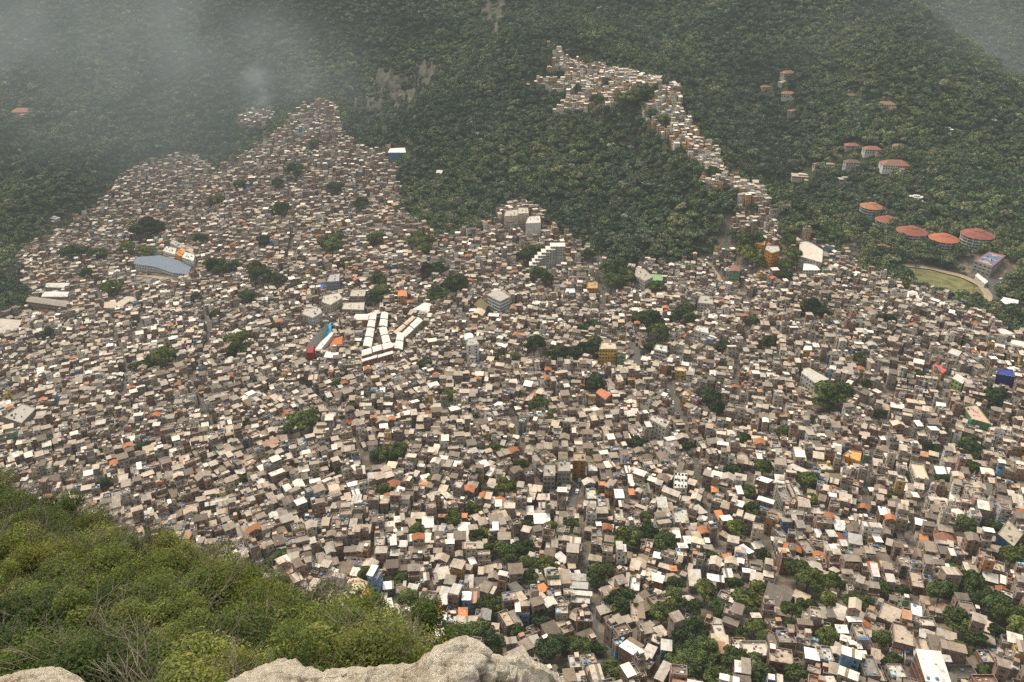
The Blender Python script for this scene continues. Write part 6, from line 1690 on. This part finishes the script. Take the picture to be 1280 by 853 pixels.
# ------------------------------------------------------------------ air
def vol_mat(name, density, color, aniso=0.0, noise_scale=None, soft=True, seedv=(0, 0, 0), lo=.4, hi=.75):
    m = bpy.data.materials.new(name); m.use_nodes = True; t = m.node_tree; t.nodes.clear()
    # volumes absorb what lies behind; their own glow stands in for scattered daylight
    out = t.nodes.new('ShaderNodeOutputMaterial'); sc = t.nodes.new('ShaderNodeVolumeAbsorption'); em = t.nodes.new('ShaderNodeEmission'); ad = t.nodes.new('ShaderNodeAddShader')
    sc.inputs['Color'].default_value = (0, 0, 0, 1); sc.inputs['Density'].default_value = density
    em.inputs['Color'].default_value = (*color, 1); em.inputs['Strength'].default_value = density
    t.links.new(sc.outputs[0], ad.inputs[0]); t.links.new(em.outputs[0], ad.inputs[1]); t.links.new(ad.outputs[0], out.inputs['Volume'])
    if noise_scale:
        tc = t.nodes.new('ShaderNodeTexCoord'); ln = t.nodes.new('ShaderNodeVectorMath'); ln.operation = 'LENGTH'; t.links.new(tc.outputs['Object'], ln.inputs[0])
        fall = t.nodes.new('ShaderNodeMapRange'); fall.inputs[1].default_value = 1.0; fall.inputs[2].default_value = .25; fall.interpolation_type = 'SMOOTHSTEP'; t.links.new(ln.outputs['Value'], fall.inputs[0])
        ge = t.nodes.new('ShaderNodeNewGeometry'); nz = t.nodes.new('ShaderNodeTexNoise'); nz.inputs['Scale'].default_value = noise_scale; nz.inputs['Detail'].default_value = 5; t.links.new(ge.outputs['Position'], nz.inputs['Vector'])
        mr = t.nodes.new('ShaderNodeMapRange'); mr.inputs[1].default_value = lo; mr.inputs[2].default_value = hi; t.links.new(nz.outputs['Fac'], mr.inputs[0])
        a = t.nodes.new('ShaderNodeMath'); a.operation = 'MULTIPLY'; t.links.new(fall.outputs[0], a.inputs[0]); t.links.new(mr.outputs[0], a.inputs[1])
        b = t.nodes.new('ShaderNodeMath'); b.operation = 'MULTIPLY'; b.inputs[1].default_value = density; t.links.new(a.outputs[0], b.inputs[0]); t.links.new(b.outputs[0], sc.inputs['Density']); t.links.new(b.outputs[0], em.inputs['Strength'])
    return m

def puff(name, label, u, v, D, ru, rv, depth, density, scale, tilt=0.0, lo=.36, hi=.7):
    import bmesh
    x, y, z = unproj(u, v, D)
    bm = bmesh.new(); bmesh.ops.create_icosphere(bm, subdivisions=3, radius=1.0); me = bpy.data.meshes.new(name); bm.to_mesh(me); bm.free()
    me.materials.append(vol_mat(name, density, MIST_GLOW, .0, scale, lo=lo, hi=hi))
    o = link(name, me, None, (x, y, z)); o.scale = (ru * D / F, depth, rv * D / F); o.rotation_euler = (R(20), tilt, 0)
    tag(o, label, 'mist' if name != 'smoke' else 'smoke', None, 'stuff')

def air():
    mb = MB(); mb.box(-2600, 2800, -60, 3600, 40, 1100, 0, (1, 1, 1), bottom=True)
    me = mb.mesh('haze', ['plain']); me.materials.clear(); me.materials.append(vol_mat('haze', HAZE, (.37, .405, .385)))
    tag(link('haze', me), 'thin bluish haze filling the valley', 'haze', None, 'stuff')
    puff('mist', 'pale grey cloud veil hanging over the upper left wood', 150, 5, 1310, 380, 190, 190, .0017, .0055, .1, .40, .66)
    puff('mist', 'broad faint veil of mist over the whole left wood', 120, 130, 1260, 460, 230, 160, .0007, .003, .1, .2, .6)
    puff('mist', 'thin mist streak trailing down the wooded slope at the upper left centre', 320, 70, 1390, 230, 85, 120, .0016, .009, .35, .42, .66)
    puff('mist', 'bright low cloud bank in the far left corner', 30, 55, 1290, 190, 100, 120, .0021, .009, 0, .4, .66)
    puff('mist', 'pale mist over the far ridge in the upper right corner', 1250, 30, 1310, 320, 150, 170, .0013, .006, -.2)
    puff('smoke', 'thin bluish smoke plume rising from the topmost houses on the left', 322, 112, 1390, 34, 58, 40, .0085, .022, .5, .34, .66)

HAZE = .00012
MIST_GLOW = (.53, .565, .55)
SUN_EL, SUN_AZ = 56.0, -28.0     # azimuth from the view direction, minus = to the left
def light():
    w = bpy.data.worlds.new('World'); SC.world = w; w.use_nodes = True; t = w.node_tree
    bg = t.nodes['Background']; sky = t.nodes.new('ShaderNodeTexSky'); sky.sky_type = 'NISHITA'; sky.sun_disc = False
    sky.sun_elevation = R(SUN_EL); sky.sun_rotation = R(SUN_AZ); sky.air_density = 1.0; sky.dust_density = 6.0; sky.ozone_density = .6; sky.altitude = 500
    hs = t.nodes.new('ShaderNodeHueSaturation'); hs.inputs['Saturation'].default_value = .38
    mx = t.nodes.new('ShaderNodeMix'); mx.data_type = 'RGBA'; mx.blend_type = 'MULTIPLY'; mx.inputs[0].default_value = 1; mx.inputs[7].default_value = (1.0, .955, .865, 1)
    t.links.new(sky.outputs[0], hs.inputs['Color']); t.links.new(hs.outputs[0], mx.inputs[6]); t.links.new(mx.outputs[2], bg.inputs['Color'])
    bg.inputs['Strength'].default_value = .335
    sd = bpy.data.lights.new('sun', 'SUN'); sd.energy = 1.95; sd.angle = R(9); sd.color = (1.0, .91, .76)
    so = bpy.data.objects.new('sun', sd); COL.objects.link(so)
    a, e = R(SUN_AZ), R(SUN_EL); d = Vector((math.sin(a) * math.cos(e), math.cos(a) * math.cos(e), math.sin(e)))
    so.rotation_euler = d.to_track_quat('Z', 'Y').to_euler()
    cam = bpy.data.cameras.new('camera'); cam.sensor_width = 36; cam.lens = 36 * F / W0; cam.clip_start = .1; cam.clip_end = 9000
    co = bpy.data.objects.new('camera', cam); COL.objects.link(co); co.location = (0, 0, CAMZ); co.rotation_euler = (R(90) - PITCH, 0, 0)
    SC.camera = co
    SC.view_settings.view_transform = 'Standard'; SC.view_settings.look = 'None'; SC.view_settings.exposure = 0; SC.view_settings.gamma = 1
    c = SC.cycles; c.use_denoising = False; c.max_bounces = 5; c.diffuse_bounces = 2; c.glossy_bounces = 1; c.transmission_bounces = 2; c.transparent_max_bounces = 8; c.volume_bounces = 0
    c.volume_step_rate = 2.0; c.volume_max_steps = 96; c.use_adaptive_sampling = True; c.adaptive_threshold = .02; c.sample_clamp_indirect = 3
    try: c.denoiser = 'OPENIMAGEDENOISE'; c.denoising_input_passes = 'RGB_ALBEDO_NORMAL'; c.denoising_prefilter = 'ACCURATE'
    except Exception: pass

def terrain():
    V = np.column_stack([MX.ravel(), MY.ravel(), HG.ravel()])
    jj, ii = np.meshgrid(np.arange(NY - 1), np.arange(NX - 1), indexing='ij'); a = (jj * NX + ii).ravel()
    me = npmesh('ground', V, np.column_stack([a, a + 1, a + NX + 1, a + NX]), 'ground', smooth=True)
    at = me.attributes.new('wild', 'FLOAT', 'POINT'); at.data.foreach_set('value', _wild.astype(np.float32).ravel())
    struct('ground', me)
    mb = MB(); g = 30000.0
    mb.poly(((-g, -g, 38), (g, -g, 38), (g, g, 38), (-g, g, 38)), 0, (.05, .06, .03)); me = mb.mesh('far_ground', ['ground']); struct('far_ground', me)

# ------------------------------------------------------------------ labels that single each thing out
ANCH = [('the pale rock ledge', 560, 812), ('the car-lined street', 720, 606), ('the white roof with dark tanks', 850, 602), ('the largest dark round tree', 1015, 722), ('the twin white roofs', 800, 808),
 ('the biggest white roof', 1165, 836), ('the bright broad tree', 781, 676), ('the white diamond roof', 953, 602), ('the dark green house', 632, 666), ('the blue-edged flat roof', 1263, 666),
 ('the blue-walled house', 588, 747), ('the large dark corrugated shed', 971, 747), ('the yellow flat roof', 1066, 814), ('the curved brick house', 1113, 768), ('the three great trees', 1200, 752), ('the orange roof on the white wall', 1155, 676),
 ('the pale diamond roof', 1094, 624), ('the tree left of the grey towers', 630, 610), ('the narrow alley tree', 940, 640), ('the round tree in the alleys', 920, 662), ('the long brick yard', 978, 797), ('the pinkish slab roof', 796, 766),
 ('the square grey roof', 531, 726), ('the dark tree beside the bushes', 527, 772), ('the twin dark trees', 633, 692), ('the bright tree under the bushes', 460, 721), ('the red wall with striped roof', 1180, 675), ('the cluttered dirt yard', 1000, 780),
 ('the orange terraced house', 1065, 572), ('the green walled court', 1218, 520), ('the large round tree on the slope', 1037, 493), ('the white apartment rows', 475, 420), ('the blue-grey curved roof', 205, 330), ('the winding road', 795, 450), ('the square white block', 622, 369), ('the turquoise pool', 408, 410),
 ('the stepped concrete block', 680, 325), ('the bright orange block', 965, 314), ('the beige ridge warehouse', 1014, 315), ('the pinkish-brown block', 60, 378), ('the left dark tree clump', 375, 530), ('the lower left round tree', 130, 606), ('the deep blue building', 1256, 468),
 ('the painted rooftop court', 1236, 325), ('the villas', 1095, 195), ('the school lawn', 1180, 350), ('the ridge houses', 840, 160), ('the bare rock faces', 485, 115), ('the topmost houses', 395, 140), ('the upper left mist', 130, 40), ('the white clinic', 495, 188), ('the cream block at the wood', 646, 268), ('the red round roofs', 1160, 293)]
ORD = ('first', 'second', 'third', 'fourth', 'fifth', 'sixth', 'seventh', 'eighth', 'ninth', 'tenth', 'eleventh', 'twelfth')
def relation(u, v):
    d, name, au, av = min((math.hypot(u - a[1], (v - a[2]) * 1.25), a[0], a[1], a[2]) for a in ANCH)
    du, dv = u - au, v - av
    if d < 9: return 'at ' + name
    if abs(du) > abs(dv) * 1.3: return ('right of ' if du > 0 else 'left of ') + name
    return ('below ' if dv > 0 else 'above ') + name
def labels():
    groups = {}
    for p in PENDING:
        p['rel'] = relation(p['u'], p['v'])
        if p.get('bush'): p['rel'] = ('at the left edge' if p['u'] < 90 else 'left of the slope middle' if p['u'] < 220 else 'on the middle slope' if p['u'] < 360 else 'next to the rock ledge') + (', upper rim' if p['v'] < 640 + max(0, p['u'] - 60) * .3 else ', low down' if p['v'] > 790 else '')
        room = 16 - 4 - len(p['rel'].split())
        for key in ('look', 'short', 'tiny'):
            p['use'] = p.get(key, p['short'])
            if len(p['use'].split()) <= room: break
        groups.setdefault((p['use'], p['rel']), []).append(p)
    seen = set()
    for (look, rel), L in groups.items():
        L.sort(key=lambda p: p['u'])
        n = len(L)
        for i, p in enumerate(L):
            if n == 1: lab = '%s, %s' % (look, rel)
            else:
                if n == 2: o = ('more leftward of two', 'more rightward of two')[i]
                elif i == 0: o = 'leftmost'
                elif i == n - 1: o = 'rightmost'
                else: o = (ORD[i] if i < len(ORD) else 'number %d' % (i + 1)) + ' from left'
                lab = '%s, %s, %s' % (look, rel, o)
            p['o']['label'] = lab[0].upper() + lab[1:]

# ------------------------------------------------------------------ build
import time
_t = [time.time()]
def step(name, f, *a):
    r = f(*a); print('%-16s %.1f s' % (name, time.time() - _t[0])); _t[0] = time.time(); return r
step('materials', make_mats); unit_meshes()
step('light', light)
step('terrain', terrain)
step('tree kinds', tree_meshes)
Q = step('roads', roads)
step('landmarks', landmarks); step('villas', villas); step('school', school)
step('cars', cars, Q); poles()
step('trees', favela_trees); cliffs()
step('hand houses', hand_houses)
step('forest', forest)
step('houses', scatter_houses)
step('ledge', ledge); step('bushes', bushes)
step('air', air)
step('labels', labels)
